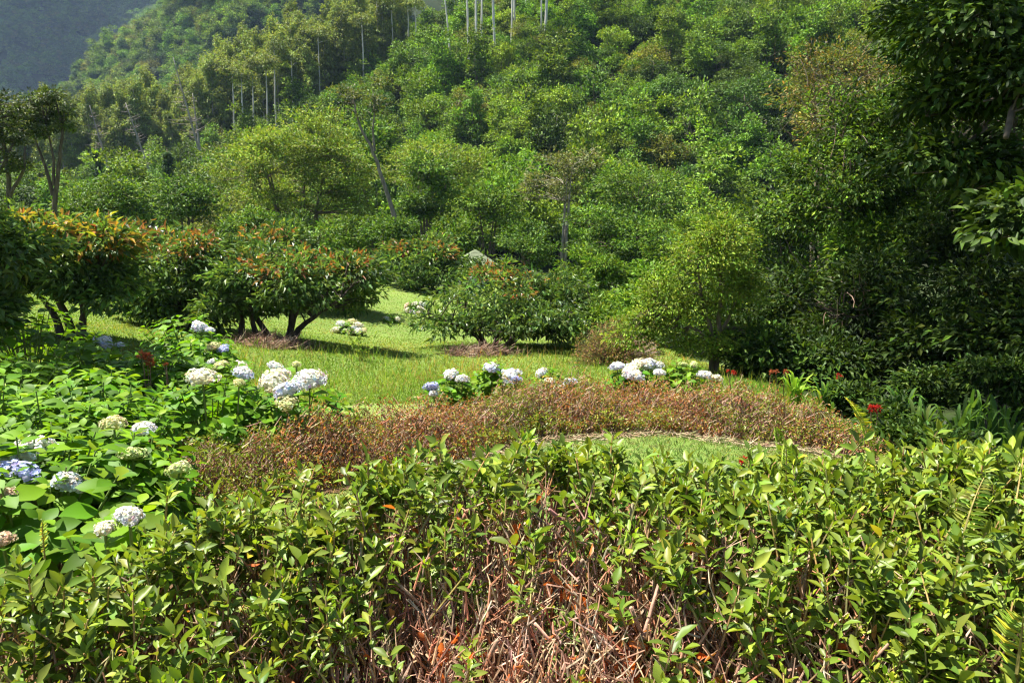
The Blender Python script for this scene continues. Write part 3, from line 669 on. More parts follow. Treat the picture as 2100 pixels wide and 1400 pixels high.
orchard("orchard tree on the right of the lawn, reddish stems at its foot", t4, 868, 1250, 535, 712, 72, [(-.05, 0, -.5, -.2), (.0, 0, -.05, .3), (.12, 0, .35, .0), (.1, .1, .7, -.1), (-.1, 0, -.8, -.1)], n=140, leaf=.135, lw=.046, tr=.06)
t2 = gb(370, 676); orchard("orchard tree between the big left one and the one on the mulch mound", t2, 245, 500, 478, 680, 73, [(-.1, 0, -.4, .1), (.1, 0, .4, .1), (0, 0, 0, .2)], n=130, leaf=.14, fl=(.76, .5))
t6 = gb(690, 640); orchard("orchard tree behind and right of the mulch mound tree", t6, 585, 775, 520, 642, 74, [(-.1, 0, -.4, .1), (.1, 0, .4, .1)], n=85, leaf=.18, cr=.34, fl=(.8, .5))
t5 = gb(905, 600); orchard("far orchard tree half hiding the hut", t5, 790, 955, 498, 604, 75, [(-.1, 0, -.4, .1), (.1, 0, .4, .1)], n=90, leaf=.19, lw=.06, cr=.38, fl=(.72, .5), depth=1.3)
t7 = gb(330, 622); orchard("far left orchard tree topped with a long row of orange leaves", t7, 240, 440, 468, 600, 76, [(-.1, 0, -.4, .1), (.1, 0, .4, .1)], n=80, leaf=.2, lw=.06, cr=.4, fl=(.8, .8))
t8 = gb(560, 628); orchard("far orchard tree seen over the top of the mulch mound tree", t8, 455, 640, 470, 590, 77, [(-.1, 0, -.4, .1), (.1, 0, .4, .1)], n=60, leaf=.2, lw=.06, cr=.4, fl=(.76, .5))
t1 = gb(150, 690); t1[1] = min(t1[1], 11.5); t1 = np.array([P(150, 684, 11.0)[0], 11.0, float(G(P(150, 684, 11.0)[0], 11.0))])
orchard("big orchard tree at the left with low dark spreading branches", t1, -60, 262, 415, 690, 78, [(-.1, 0, -.5, -.1), (.0, 0, -.1, .2), (.1, 0, .5, -.3), (.1, 0, .3, .2)], n=150, lpc=60, leaf=.125, lw=.045, cr=.24, fl=(.58, .55), flc=FLU + YLW + YLW, tr=.07)
t0 = np.array([-5.3, 7.5, float(G(-5.3, 7.5))])
orchard("orchard tree cut by the left edge with yellow young leaves", t0, -360, 28, 395, 690, 79, [(-.1, 0, -.5, -.1), (.0, 0, -.1, .2), (.1, 0, .5, -.1)], n=150, lpc=60, leaf=.11, lw=.045, cr=.22, fl=(.68, .5), flc=FLU + YLW, tr=.06, bl_extra=[((-.35, .5, 4.9), (.95, 1.0, .5), 80)])  # extra high crown out of view, added to shade the hydrangeas

# ------------------------------------------------------------------ mulch mounds
def mound(px, py, w, h, label, seed):
    r = np.random.default_rng(seed); c = gb(px, py); e = empty("mulch_mound", tuple(c), label, "mulch", "mulch mounds under the orchard trees")
    mb = MB(); n = 24; V = [(0, 0, h)]; T = []; Q = []
    for k, f in enumerate((.35, .7, 1.0)):
        for j in range(n):
            a = j * 6.283 / n; rr = w * f * (1 + .12 * math.sin(3 * a + seed) + .06 * r.standard_normal())
            x, y = math.cos(a) * rr, math.sin(a) * rr * .75
            V.append((x, y, float(G(c[0] + x, c[1] + y)) - c[2] + h * (1 - f * f) + .02 * r.standard_normal() * (f < 1) - .03 * (f == 1)))
    for j in range(n):
        T.append((0, 1 + j, 1 + (j + 1) % n))
        for k in range(2): Q.append((1 + k * n + j, 1 + (k + 1) * n + j, 1 + (k + 1) * n + (j + 1) % n, 1 + k * n + (j + 1) % n))
    mb.add(V, T, Q); mb.obj("soil", M_SOIL, e, True)
    mb = MB(); K = 700; a = r.random(K) * 6.28; f = np.sqrt(r.random(K)) * w * 1.05
    p0 = np.stack([np.cos(a) * f, np.sin(a) * f * .8, np.zeros(K)], 1); p0[:, 2] = G(c[0] + p0[:, 0], c[1] + p0[:, 1]) - c[2] + h * np.clip(1 - (f / w) ** 2, 0, 1)
    d = norm(r.standard_normal((K, 3)) * np.array([1, 1, .35])); L = .08 + .22 * r.random(K)
    prisms(mb, p0, p0 + d * L[:, None] + np.array([0, 0, .05]), .006, .003, 3, pal(r, K, [(.2, .12, .08), (.12, .07, .05), (.32, .23, .15)]))
    o = mb.obj("dry_stems", M_TWIG, e); o["kind"] = "stuff"
mound(560, 712, .72, .16, "brown mulch mound of dry stems round the splayed trunks", 1)
mound(985, 728, .68, .12, "dark mulch mound under the right orchard tree", 2)

# ------------------------------------------------------------------ hydrangeas
HYC = [(.072, .185, .014), (.095, .225, .018), (.05, .13, .014), (.14, .28, .025)]
HYW = [.38, .3, .22, .1]
SCH = {"blue": ([(.50, .53, .80), (.56, .59, .83), (.44, .47, .74)], None), "pale": ([(.68, .71, .84), (.76, .77, .84), (.60, .63, .80)], [(.80, .77, .68)]),
       "white": ([(.78, .78, .82), (.70, .72, .82), (.82, .80, .76)], [(.80, .78, .62)]), "cream": ([(.80, .76, .58), (.74, .68, .46), (.80, .78, .70)], None),
       "yellow": ([(.68, .66, .32), (.58, .60, .26), (.74, .70, .42)], None), "dry": ([(.66, .48, .33), (.72, .58, .42), (.55, .38, .26)], None), "green": ([(.55, .62, .25), (.66, .68, .35), (.45, .55, .2)], None)}
HEADS = {}
def head_mesh(sch, var):
    if (sch, var) in HEADS: return HEADS[sch, var]
    r = np.random.default_rng(hash(sch) % 1000 * 0 + sum(map(ord, sch)) * 3 + var); mb = MB(); K = 165
    i = np.arange(K) + .5; z = 1 - 1.45 * i / K; ph = i * 2.39996 + .25 * r.standard_normal(K)
    rr = np.sqrt(np.clip(1 - z * z, 0, 1)); d = np.stack([np.cos(ph) * rr, np.sin(ph) * rr, z], 1)
    lump = 1 + .14 * np.sin(3 * ph + var) * rr + .10 * np.sin(5 * ph + 2 * z + var * 2) * rr + .06 * r.standard_normal(K)
    cen = d * lump[:, None] * np.array([1, 1, .74]); nrm = norm(d * np.array([1, 1, 1.35]) + .28 * r.standard_normal((K, 3)))
    a = norm(np.cross(nrm, r.standard_normal((K, 3)))); b = np.cross(nrm, a)
    main, top = SCH[sch]; col = np.clip(pal(r, K, main, None, .07) * .98, 0, .9)
    if top is not None:
        t = (z + .35 * r.standard_normal(K)) > .55; col[t] = pal(r, int(t.sum()), top, None, .06)
    k = r.random(K) < .05; col[k] = pal(r, int(k.sum()), [(.5, .42, .25)], None, .2)
    s = .17 * (.8 + .4 * r.random(K))
    for q in range(4):
        ax = a * math.cos(q * 1.5708) + b * math.sin(q * 1.5708)
        add_leaves(mb, LO, cen, ax + nrm * .18, nrm, s, s * 1.05, col * (1 + .05 * r.standard_normal((K, 1))))
    # inner stalk ball
    n1, n2 = 10, 6; V = []; Q = []
    for u in range(n2):
        for v in range(n1):
            th = math.pi * (.04 + .72 * u / (n2 - 1)); V.append((.86 * math.sin(th) * math.cos(v * 6.283 / n1), .86 * math.sin(th) * math.sin(v * 6.283 / n1), .62 * math.cos(th)))
    for u in range(n2 - 1):
        for v in range(n1): Q.append((u * n1 + v, (u + 1) * n1 + v, (u + 1) * n1 + (v + 1) % n1, u * n1 + (v + 1) % n1))
    mb.add(V, None, Q, np.array(main[0]) * np.array([.85, .87, .75]))
    HEADS[sch, var] = mb.mesh("flower_head", False, M_PET); return HEADS[sch, var]
def shoots_to_leaves(r, tips, dirs, L, W, cols, w, pairs=3, spread=1.1):
    out = []
    for p, d in zip(tips, dirs):
        a0 = r.random() * 6.28; d = norm(d)
        u = norm(np.cross(d, np.array([.3, .2, 1.]) if abs(d[2]) < .9 else np.array([1., 0, 0]))); v = np.cross(d, u)
        for k in range(pairs):
            for s in (0, 1):
                a = a0 + k * 1.57 + s * 3.1416 + .25 * r.standard_normal()
                side = u * math.cos(a) + v * math.sin(a); lift = 1.15 - .55 * k + .15 * r.standard_normal()
                ax = norm(side * spread + d * lift * .6); nr = norm(d + side * -.25 * lift + .2 * r.standard_normal(3))
                sc = (.55 + .28 * k) * (.8 + .35 * r.random())
                c = pal(r, 1, cols, w, .12)[0]
                if k == 0: c = c * np.array([1.35, 1.2, 1.1])
                out.append(np.concatenate([p - d * (.035 * k) + side * .012, ax, nr, [L * sc, W * sc], np.clip(c, .003, .9)]))
    return np.array(out)
def bush(label, x, y, r_, h, nsh, heads, seed, group, leafpx=10., maxn=300, L=.128, W=.088, cols=HYC, group_on=True, name="hydrangea_bush"):
    r = np.random.default_rng(seed); z = float(G(x, y)); base = np.array([x, y, z]); e = empty(name, tuple(base), label, "hydrangea", group)
    d = norm(r.standard_normal((nsh, 3))); d[:, 2] = np.abs(d[:, 2]) * 1.1; d[:, 2] = np.where(d[:, 2] < .12, .12, d[:, 2]); d = norm(d)
    rr = np.where(r.random((nsh, 1)) < .72, 1.0, r.uniform(.6, .95, (nsh, 1)))
    tips = d * rr * np.array([r_, r_, h * .8]) * (1 + .08 * r.standard_normal((nsh, 1))) + np.array([0, 0, h * .2])
    D = shoots_to_leaves(r, tips, norm(d + np.array([0, 0, .9])), L, W, cols, HYW if len(cols) == 4 else None)
    sb = MB()
    b0 = np.column_stack([tips[:, :2] * .25, np.full(nsh, -.05)])
    prisms(sb, b0, (b0 + tips) / 2 + np.array([0, 0, .05]), .006, .005, 4, (.16, .13, .06)); prisms(sb, (b0 + tips) / 2 + np.array([0, 0, .05]), tips, .005, .004, 4, (.14, .2, .05))
    for k, (px, py, wpx, Y, sch) in enumerate(heads):
        p = P(px, py, Y) - base; dep = proj(p + base)[2]; rad = wpx * dep / FPX / 2 * .93
        o = bpy.data.objects.new("flower_head", head_mesh(sch, k % 3)); C.objects.link(o); o.parent = e
        o.location = tuple(p - np.array([0, 0, rad * .12])); o.scale = (rad * r.uniform(.92, 1.05), rad * r.uniform(.85, 1.0), rad * r.uniform(.74, .95)); o.rotation_euler = (r.normal(.18, .2), r.normal(0, .25), r.random() * 6.28)
        o["label"] = {"blue": "violet-blue", "pale": "pale blue", "white": "white", "cream": "cream", "yellow": "yellowish", "dry": "faded pinkish brown", "green": "greenish"}[sch] + " flower head"
        kb = MB(); tube(kb, bez((p[0] * .3, p[1] * .3, 0), (p[0] * .9, p[1] * .9, p[2] * .4), p - np.array([0, 0, rad * .3]), 5), .006, 4, (.14, .2, .05))
        ko = kb.obj("stalk", M_TWIG, o); ko.matrix_parent_inverse = o.matrix_basis.inverted()
        ls = shoots_to_leaves(r, [p - np.array([0, 0, rad * .75])], [np.array([0, -.1, 1.])], L, W, cols, HYW, 2)
        D = np.concatenate([D, ls])
    st = sb.obj("stems", M_TWIG, e)
    leaf_parts(e, base, D, HYL, M_HY, maxn, leafpx, score=np.where(D[:, 1] < .15 * r_, 1.4, .7) * np.where(D[:, 2] > h * .3, 1.3, .7))
    return e
HYL = leaf_hi(.07, .22)
GH = "hydrangeas in the left border"
bush("hydrangea with a big violet-blue head at the left edge", -2.12, 3.3, .62, .62, 130, [(45, 967, 92, 3.3, "blue"), (140, 986, 72, 3.25, "pale"), (68, 918, 84, 3.6, "white"), (8, 944, 46, 3.5, "cream"), (14, 1012, 48, 3.05, "dry"), (4, 1105, 52, 2.7, "dry")], 101, GH)
bush("hydrangea with yellowish heads bordering the trimmed hedge's left end", -2.0, 3.85, .42, .56, 100, [(233, 866, 52, 4.15, "yellow"), (295, 878, 50, 4.2, "white"), (272, 930, 56, 3.75, "green"), (367, 962, 50, 3.7, "green")], 102, GH)
bush("low hydrangea with two wilted white heads behind the leafy hedge", -1.42, 2.75, .3, .5, 30, [(265, 1056, 58, 2.55, "white"), (214, 1082, 44, 2.5, "cream")], 103, GH)
bush("headless leafy hydrangea at the left edge above the violet head", -2.62, 4.35, .62, .66, 120, [], 104, GH)
bush("headless leafy hydrangea beside the trimmed hedge's left end", -2.45, 4.75, .47, .62, 110, [], 105, GH)
bush("hydrangea with one large cream head", -2.2, 5.6, .55, .62, 105, [(415, 771, 66, 5.2, "cream"), (490, 784, 24, 5.25, "yellow"), (500, 764, 42, 5.7, "pale")], 106, GH)
bush("hydrangea with a cluster of big cream and lavender heads", -1.62, 5.75, .46, .55, 80, [(560, 782, 58, 5.45, "cream"), (588, 798, 56, 5.3, "pale"), (572, 770, 50, 5.6, "cream"), (635, 776, 66, 5.5, "white"), (588, 824, 44, 5.2, "yellow"), (565, 751, 34, 6.0, "white"), (608, 746, 20, 6.1, "yellow")], 107, GH)
bush("headless hydrangea under the shade line in the left border", -2.95, 5.5, .6, .68, 105, [], 108, GH)
bush("hydrangea with two flat pale yellow heads at the lawn edge", -2.72, 6.7, .55, .62, 90, [(452, 748, 34, 6.7, "yellow"), (490, 749, 32, 6.8, "cream"), (437, 741, 24, 6.9, "white")], 109, GH)
bush("hydrangea with a cream and a lavender head side by side", -3.2, 8.1, .5, .62, 75, [(438, 710, 30, 8.0, "yellow"), (458, 714, 26, 8.0, "blue")], 110, GH)
bush("farthest hydrangea of the left border, two lavender heads on top", -3.95, 9.6, .52, .72, 75, [(408, 668, 32, 9.5, "pale"), (430, 676, 22, 9.5, "pale")], 111, GH)
bush("shaded hydrangea with one blue head in front of the dark tree shadow", -3.85, 7.2, .6, .68, 80, [(212, 699, 38, 7.5, "pale"), (246, 706, 20, 7.6, "pale")], 112, GH)
bush("shaded headless hydrangea at the left edge in the middle", -3.35, 4.9, .55, .72, 80, [], 113, GH)
bush("dark shaded hydrangea under the left orchard tree", -4.05, 6.0, .65, .75, 80, [], 114, GH)
bush("rearmost dark hydrangea by the left orchard tree's trunk", -4.9, 7.9, .7, .8, 80, [], 115, GH)
bush("green hydrangea without heads in the middle of the left border", -3.1, 6.6, .55, .66, 90, [], 116, GH)
GM = "hydrangeas behind the trimmed hedge"
def mpos(px, Y): return float(P(px, 780, Y)[0])
bush("hydrangea left of the middle row with white and lavender heads", mpos(925, 7.95), 7.95, .26, .42, 34, [(885, 792, 34, 7.55, "blue"), (889, 806, 24, 7.5, "pale"), (924, 766, 30, 7.9, "white"), (949, 776, 30, 7.8, "white")], 121, GM, L=.12, W=.075)
bush("hydrangea with two pale blue heads in the middle row", mpos(1015, 8.1), 8.1, .34, .5, 46, [(1008, 753, 38, 8.0, "pale"), (1046, 770, 44, 7.9, "pale"), (1060, 776, 24, 7.8, "blue")], 122, GM, L=.12, W=.075)
bush("small hydrangea with faded heads sunk in the trimmed hedge", mpos(1140, 8.0), 8.0, .3, .42, 34, [(1110, 763, 28, 8.0, "white"), (1128, 781, 26, 7.8, "cream"), (1170, 781, 30, 7.75, "pale"), (1150, 795, 26, 7.6, "white")], 123, GM, L=.12, W=.075)
bush("hydrangea with the dense white cluster left of the small tree", mpos(1305, 8.2), 8.2, .36, .52, 46, [(1266, 750, 34, 8.1, "pale"), (1292, 757, 38, 8.0, "cream"), (1309, 744, 34, 8.2, "cream"), (1300, 768, 44, 7.9, "white"), (1331, 747, 42, 8.2, "white"), (1352, 763, 26, 7.95, "white"), (1350, 748, 24, 8.2, "white")], 124, GM, L=.12, W=.075)
bush("leafy hydrangea with small greenish heads by the small tree's foot", mpos(1405, 8.2), 8.2, .36, .5, 52, [(1401, 747, 20, 8.2, "green"), (1424, 747, 22, 8.2, "green"), (1446, 768, 32, 8.0, "white"), (1468, 776, 30, 7.95, "cream")], 125, GM, L=.13, W=.08)
bush("small fading lavender hydrangea at the right end of the trimmed hedge", mpos(1565, 7.6), 7.6, .12, .3, 8, [(1565, 820, 24, 7.3, "pale")], 126, GM, L=.08, W=.05)
GL = "round hydrangeas standing on the lawn"
def lawn_bush(px, py, w, hh, hd, label, seed):
    c = gb(px, py); k = c[1] * 1.0 / FPX
    bush(label, c[0], c[1], w * k * .4, hh * k * .8, 36, [(a, b_, ww, c[1] - dy, s) for a, b_, ww, dy, s in hd], seed, GL, L=.13, W=.08)
lawn_bush(717, 688, 70, 34, [(690, 676, 22, .1, "cream"), (702, 664, 24, 0, "white"), (715, 681, 18, .2, "yellow"), (724, 672, 20, .1, "white"), (735, 667, 22, 0, "cream"), (735, 678, 18, .2, "white"), (745, 677, 20, .1, "yellow"), (722, 660, 20, -.1, "yellow"), (728, 681, 16, .2, "cream")], "hydrangea of cream and white heads on the lawn, nearest of three", 131)
lawn_bush(800, 662, 42, 20, [(797, 655, 20, .1, "white"), (812, 653, 18, 0, "cream"), (790, 652, 16, 0, "dry")], "smallest hydrangea on the lawn, three heads", 132)
lawn_bush(852, 644, 48, 34, [(838, 634, 20, .1, "cream"), (852, 624, 20, 0, "cream"), (862, 632, 20, .1, "cream"), (848, 640, 18, .2, "white"), (836, 626, 18, 0, "dry"), (866, 622, 16, 0, "white"), (858, 641, 16, .2, "cream")], "cream hydrangea on the lawn touching the right orchard tree", 133)

# ------------------------------------------------------------------ trimmed brown hedge
def twig_hedge():
    r = np.random.default_rng(201)
    x0, y0 = .3, 6.7; z0 = float(G(x0, y0)); base = np.array([x0, y0, z0])
    e = empty("trimmed_hedge", tuple(base), "low trimmed hedge of reddish brown twigs curving across the garden", "hedge")
    def surf(K):
        x = r.uniform(-2.45, 2.85, K); f = r.random(K); y = b_front(x) + f * b_depth(x)
        top = (.34 + .04 * np.sin(4 * x) + .03 * np.sin(9 * x + 3 * f)) * np.clip(np.minimum(f / .28, (1 - f) / .1), .12, 1) ** .5 * np.clip(np.minimum((x + 2.5) / .3, (2.87 - x) / .3), .2, 1) ** .5
        top = top * (1 + .20 * np.sin(11 * x + 4 * np.sin(3 * x)) * np.sin(8 * y + 2 * x) + .14 * np.sin(27 * x + 13 * y))
        return x, y, f, top
    mb = MB(); K = 34000; x, y, f, top = surf(K); top = top * (1 + .16 * np.sin(17 * x + 9 * f) * np.sin(23 * f + 5 * x)) + np.where(r.random(K) < .06, .07 * r.random(K), 0)
    h1 = top * r.uniform(.25, 1.04, K); L = r.uniform(.03, .10, K)
    p1 = np.stack([x, y, G(x, y) + h1], 1)
    d = norm(np.stack([r.standard_normal(K) * .95, r.standard_normal(K) * .95 - .12, np.ones(K)], 1)); p0 = p1 - d * L[:, None]
    p0[:, 2] = np.maximum(p0[:, 2], G(p0[:, 0], p0[:, 1]))
    prisms(mb, p0 - base, p1 - base,   .0028, .0018, 3, pal(r, K, [(.30, .17, .10), (.27, .16, .10), (.38, .28, .18), (.21, .13, .09), (.36, .14, .07)], [.28, .22, .22, .13, .15], .25))
    o = mb.obj("twigs", M_TWIG, e); o["kind"] = "stuff"
    # thick stems
    mb = MB(); K = 1200; x, y, f, top = surf(K); p0 = np.stack([x, y, G(x, y) - .02], 1); p1 = p0 + np.stack([r.standard_normal(K) * .05, r.standard_normal(K) * .05, top * .8], 1)
    prisms(mb, p0 - base, p1 - base, .007, .004, 4, pal(r, K, [(.2, .13, .09), (.28, .2, .14)])); mb.obj("stems", M_TWIG, e)
    # leaves: rusty above, fresh sprouts low on the front face
    mb = MB(); K = 46000; x, y, f, top = surf(K); pos = np.stack([x, y, G(x, y) + top * r.uniform(.3, 1.12, K)], 1) - base
    patch = np.sin(3.1 * x + 1) + np.sin(7 * x + 5 * f) + r.standard_normal(K) * .7 + .8 * sm(-.6, -1.8, x) - .5 * f
    green = (patch > .3) | (r.random(K) < .3)
    col = pal(r, K, [(.27, .11, .055), (.25, .14, .075), (.30, .15, .07), (.29, .22, .13)], None, .28); col[green] = pal(r, int(green.sum()), [(.13, .2, .035), (.2, .27, .05), (.09, .15, .03)])
    add_leaves(mb, LO, pos, norm(r.standard_normal((K, 3)) + np.array([0, -.3, .5])), norm(r.standard_normal((K, 3)) + np.array([0, 0, 1.])), r.uniform(.018, .036, K), r.uniform(.008, .015, K), col)
    K = 9000; x = r.uniform(-2.4, 2.8, K); y = b_front(x) + r.random(K) ** 1.6 * .28 - .03; u = r.random(K)
    pos = np.stack([x, y, G(x, y) + .02 + .24 * u * (.5 + .5 * np.sin(6 * x) ** 2)], 1) - base
    k = (np.sin(5.3 * x + 2) + np.sin(2.1 * x) + r.standard_normal(K) * .8) > -.2; pos = pos[k]; n = len(pos)
    add_leaves(mb, LO, pos, norm(r.standard_normal((n, 3)) + np.array([0, -.5, .4])), norm(r.standard_normal((n, 3)) * .7 + np.array([0, -.2, 1.])), r.uniform(.02, .045, n), r.uniform(.009, .018, n), pal(r, n, [(.14, .22, .04), (.2, .28, .05), (.1, .16, .035), (.25, .2, .06)]))
    o = mb.obj("small_leaves", M_AZ, e); o["kind"] = "stuff"
twig_hedge()
# straw along the hedge foot
r = np.random.default_rng(205); mb = MB(); K = 1700
x = r.uniform(-.9, 2.9, K); y = b_front(x) - .05 - np.abs(r.standard_normal(K)) * .12 * (1 + .6 * np.sin(4 * x))
p = np.stack([x, y, G(x, y) + .038 + .02 * r.random(K)], 1); d = norm(r.standard_normal((K, 3)) * np.array([1, 1, .18])); L = r.uniform(.03, .13, K)
prisms(mb, p, p + d * L[:, None], .003, .002, 3, pal(r, K, [(.34, .25, .15), (.40, .31, .19), (.25, .17, .10), (.2, .2, .08)]))
o = mb.obj("straw", M_TWIG); tag(o, "dry straw and clippings along the foot of the trimmed hedge", "straw", None, "stuff")

# ------------------------------------------------------------------ ferns, strap-leaved tufts, red flowers
def fern(label, p, L, lean, az, cols, seed, pw=.2, n=20):
    r = np.random.default_rng(seed); e = empty("fern_frond", tuple(p), label, "fern"); mb, sb = MB(), MB()
    d = np.array([math.cos(az), math.sin(az), 0]); pts = bez((0, 0, 0), d * lean * L * .2 + np.array([0, 0, L * .7]), d * lean * L * .7 + np.array([0, 0, L * .95]), 24)
    tube(sb, pts, np.linspace(.0035, .001, 24), 4, (.24, .2, .06)); t = np.linspace(.12, .98, n)
    side = norm(np.cross(d, np.array([0, 0, 1.])) + .25 * r.standard_normal(3) * np.array([1, 1, 0])); tan = norm(np.gradient(pts, axis=0))
    idx = (t * 23).astype(int); q = pts[idx]; tg = tan[idx]; Lp = L * pw * np.sin(np.pi * np.clip(t * .82 + .12, 0, 1)) + .01
    nr = norm(np.cross(side, tg))
    for s in (-1, 1):
        add_leaves(mb, MID, q, norm(side * s + tg * .25 + .06 * r.standard_normal((n, 3))), nr + .15 * r.standard_normal((n, 3)), Lp, np.full(n, L * .045), pal(r, n, cols, None, .1))
    sb.obj("stalk", M_TWIG, e); mb.obj("pinnae", M_GR, e)
FG = [(.22, .34, .04), (.28, .4, .06)]; FY = [(.5, .52, .05), (.42, .46, .05)]; FD = [(.15, .25, .05), (.2, .24, .06)]
def fpos(px, py, Y): return P(px, py, Y)
fern("bright green fern frond sprouting in the trimmed hedge's left half", fpos(733, 902, 6.3), .2, .25, 1.2, FG, 1)
fern("yellow fern frond slanting at the trimmed hedge's right end", fpos(1785, 925, 5.4), .42, -.75, .1, FY, 2)
fern("fern frond standing at the trimmed hedge's right half, before red blooms", fpos(1600, 938, 4.6), .20, -.3, .3, FG, 3)
fern("pale fern frond at the left end of the leafy hedge", fpos(92, 1145, 2.2), .12, .05, .5, FY + FG, 4, .28, 14)
fern("fern frond rising out of the leafy hedge, right of its middle", fpos(1612, 1000, 2.25), .14, -.1, .4, FG, 5, .26, 14)
fern("olive fern frond in the trimmed hedge near its left end", fpos(600, 935, 5.6), .2, .5, .2, FD, 6)
fern("drooping olive fern frond near the trimmed hedge's left end", fpos(640, 930, 5.7), .18, -.6, .1, FD, 7)
fern("small fern frond below the round hydrangea leaves", fpos(357, 888, 4.9), .12, .1, .8, FG, 8)
fern("brownish fern frond lying across the right of the leafy hedge", fpos(1960, 1165, 1.75), .2, .95, .75, FD, 9, .16)
fern("pale fern frond at the bottom right corner", fpos(2085, 1380, 1.25), .12, -.2, .9, FY + FG, 10, .35, 14)
fern("small fern frond low on the trimmed hedge's front", fpos(1098, 880, 6.5), .14, .2, .5, FG, 12)
def strap_tuft(label, px, py, Y, n, L, W, cols, seed, up=1.2, cat="plant"):
    r = np.random.default_rng(seed)
    if Y is None: p = gb(px, py)
    else: p = P(px, py, Y); p[2] = float(G(p[0], p[1]))
    e = empty("strap_leaf_plant", tuple(p), label, cat); mb = MB()
    for k in range(n):
        a = r.random() * 6.28; d = np.array([math.cos(a), math.sin(a), 0]); l = L * r.uniform(.6, 1.1); s = .1 * L
        st = np.array([r.normal(0, s), r.normal(0, s), 0]); le = r.uniform(.15, .7)
        pts = bez(st, st + d * le * l * .35 + np.array([0, 0, l * .75 * up]), st + d * le * l + np.array([0, 0, l * (.95 - le * .45)]), 6)
        sd = np.cross(d, [0, 0, 1.]); w = W * np.array([.8, 1, .95, .75, .45, .02])[:, None] / 2
        V = np.concatenate([pts - sd * w, pts + np.array([0, 0, -.1 * W]), pts + sd * w]); Q = []
        for i in range(5): Q += [(i, i + 6, i + 7, i + 1), (i + 6, i + 12, i + 13, i + 7)]
        bm = MB(); bm.add(V, None, Q, pal(r, 1, cols, None, .12)[0]); bm.obj("leaf", M_GR, e, True)
SG = [(.2, .36, .04), (.28, .42, .06), (.15, .28, .04)]; SD = [(.07, .15, .035), (.1, .2, .04)]  # SD: the same straps with shade put into the colour
strap_tuft("grassy tuft in front of the right orchard tree's foot", 1018, 772, 9.2, 22, .42, .02, SG, 1)
strap_tuft("grassy tuft with a yellow blade right of the orchard tree's foot", 1105, 772, 9.0, 18, .42, .02, SG + [(.5, .45, .1)], 2)
strap_tuft("bright yellow-green grassy clump left of the white hydrangea cluster", 1205, 782, 8.6, 44, .36, .016, [(.3, .44, .06), (.24, .4, .05)], 3)
strap_tuft("sunlit strap-leaved clump at the trimmed hedge's right end", 1625, 825, 8.2, 34, .46, .035, SG, 4)
strap_tuft("strap-leaved clump right beside the sunlit one, half shaded", 1690, 830, 7.9, 20, .40, .035, SD + SG, 5)
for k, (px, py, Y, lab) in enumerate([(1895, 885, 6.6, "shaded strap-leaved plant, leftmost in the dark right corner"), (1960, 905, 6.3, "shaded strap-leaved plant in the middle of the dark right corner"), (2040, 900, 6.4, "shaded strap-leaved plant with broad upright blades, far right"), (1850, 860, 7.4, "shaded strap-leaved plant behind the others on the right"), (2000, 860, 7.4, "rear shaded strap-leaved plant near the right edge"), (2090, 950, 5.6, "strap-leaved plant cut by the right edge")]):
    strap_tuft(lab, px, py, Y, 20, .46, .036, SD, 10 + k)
def red_flower(label, px, py, Y, w, col, seed, n=26, stem=None):
    r = np.random.default_rng(seed); p = P(px, py, Y); gz = float(G(p[0], p[1])); b = np.array([p[0], p[1], gz]); rel_ = p - b
    e = empty("red_flower", tuple(b), label, "flower"); mb, sb = MB(), MB(); rad = w * Y / FPX / 2 * .72
    heads = [rel_ + r.standard_normal(3) * np.array([rad * .6, rad * .4, rad * .25]) for _ in range(3)]
    for h in heads:
        tube(sb, bez((r.normal(0, .03), 0, -.02), (h[0] * .5 + r.normal(0, .04), h[1], h[2] * .55), h, 6), np.linspace(.006, .003, 6), 4, (.2, .12, .08))
        d = norm(r.standard_normal((n, 3)) + np.array([0, 0, .5]))
        add_leaves(mb, MID, h + d * rad * .12, d, norm(r.standard_normal((n, 3))), rad * r.uniform(.35, .7, n), rad * .24, pal(r, n, col, None, .15))
    sb.obj("stem", M_TWIG, e); mb.obj("bloom", M_PET, e)
RED = [(.5, .03, .02), (.4, .05, .03)]; ORG = [(.4, .09, .035), (.36, .13, .05)]
red_flower("bright red flower on a bare stem at the trimmed hedge's right end", 1800, 840, 6.2, 44, RED, 1)
red_flower("small red flower by the small tree's foot", 1505, 764, 9.0, 22, RED, 2)
red_flower("red flower above the sunlit strap leaves", 1594, 761, 9.0, 30, ORG, 3)
red_flower("small dark red flower in the shade right of the strap leaves", 1721, 771, 9.0, 20, RED, 4)
red_flower("red flower peeping over the leafy hedge's far edge", 1526, 943, 3.6, 40, RED, 5)
red_flower("orange-red flower cluster among the left hydrangea leaves", 290, 736, 6.3, 52, ORG, 6, 34)
red_flower("small orange-red flower right of the cluster in the left border", 340, 746, 6.3, 18, ORG, 7)

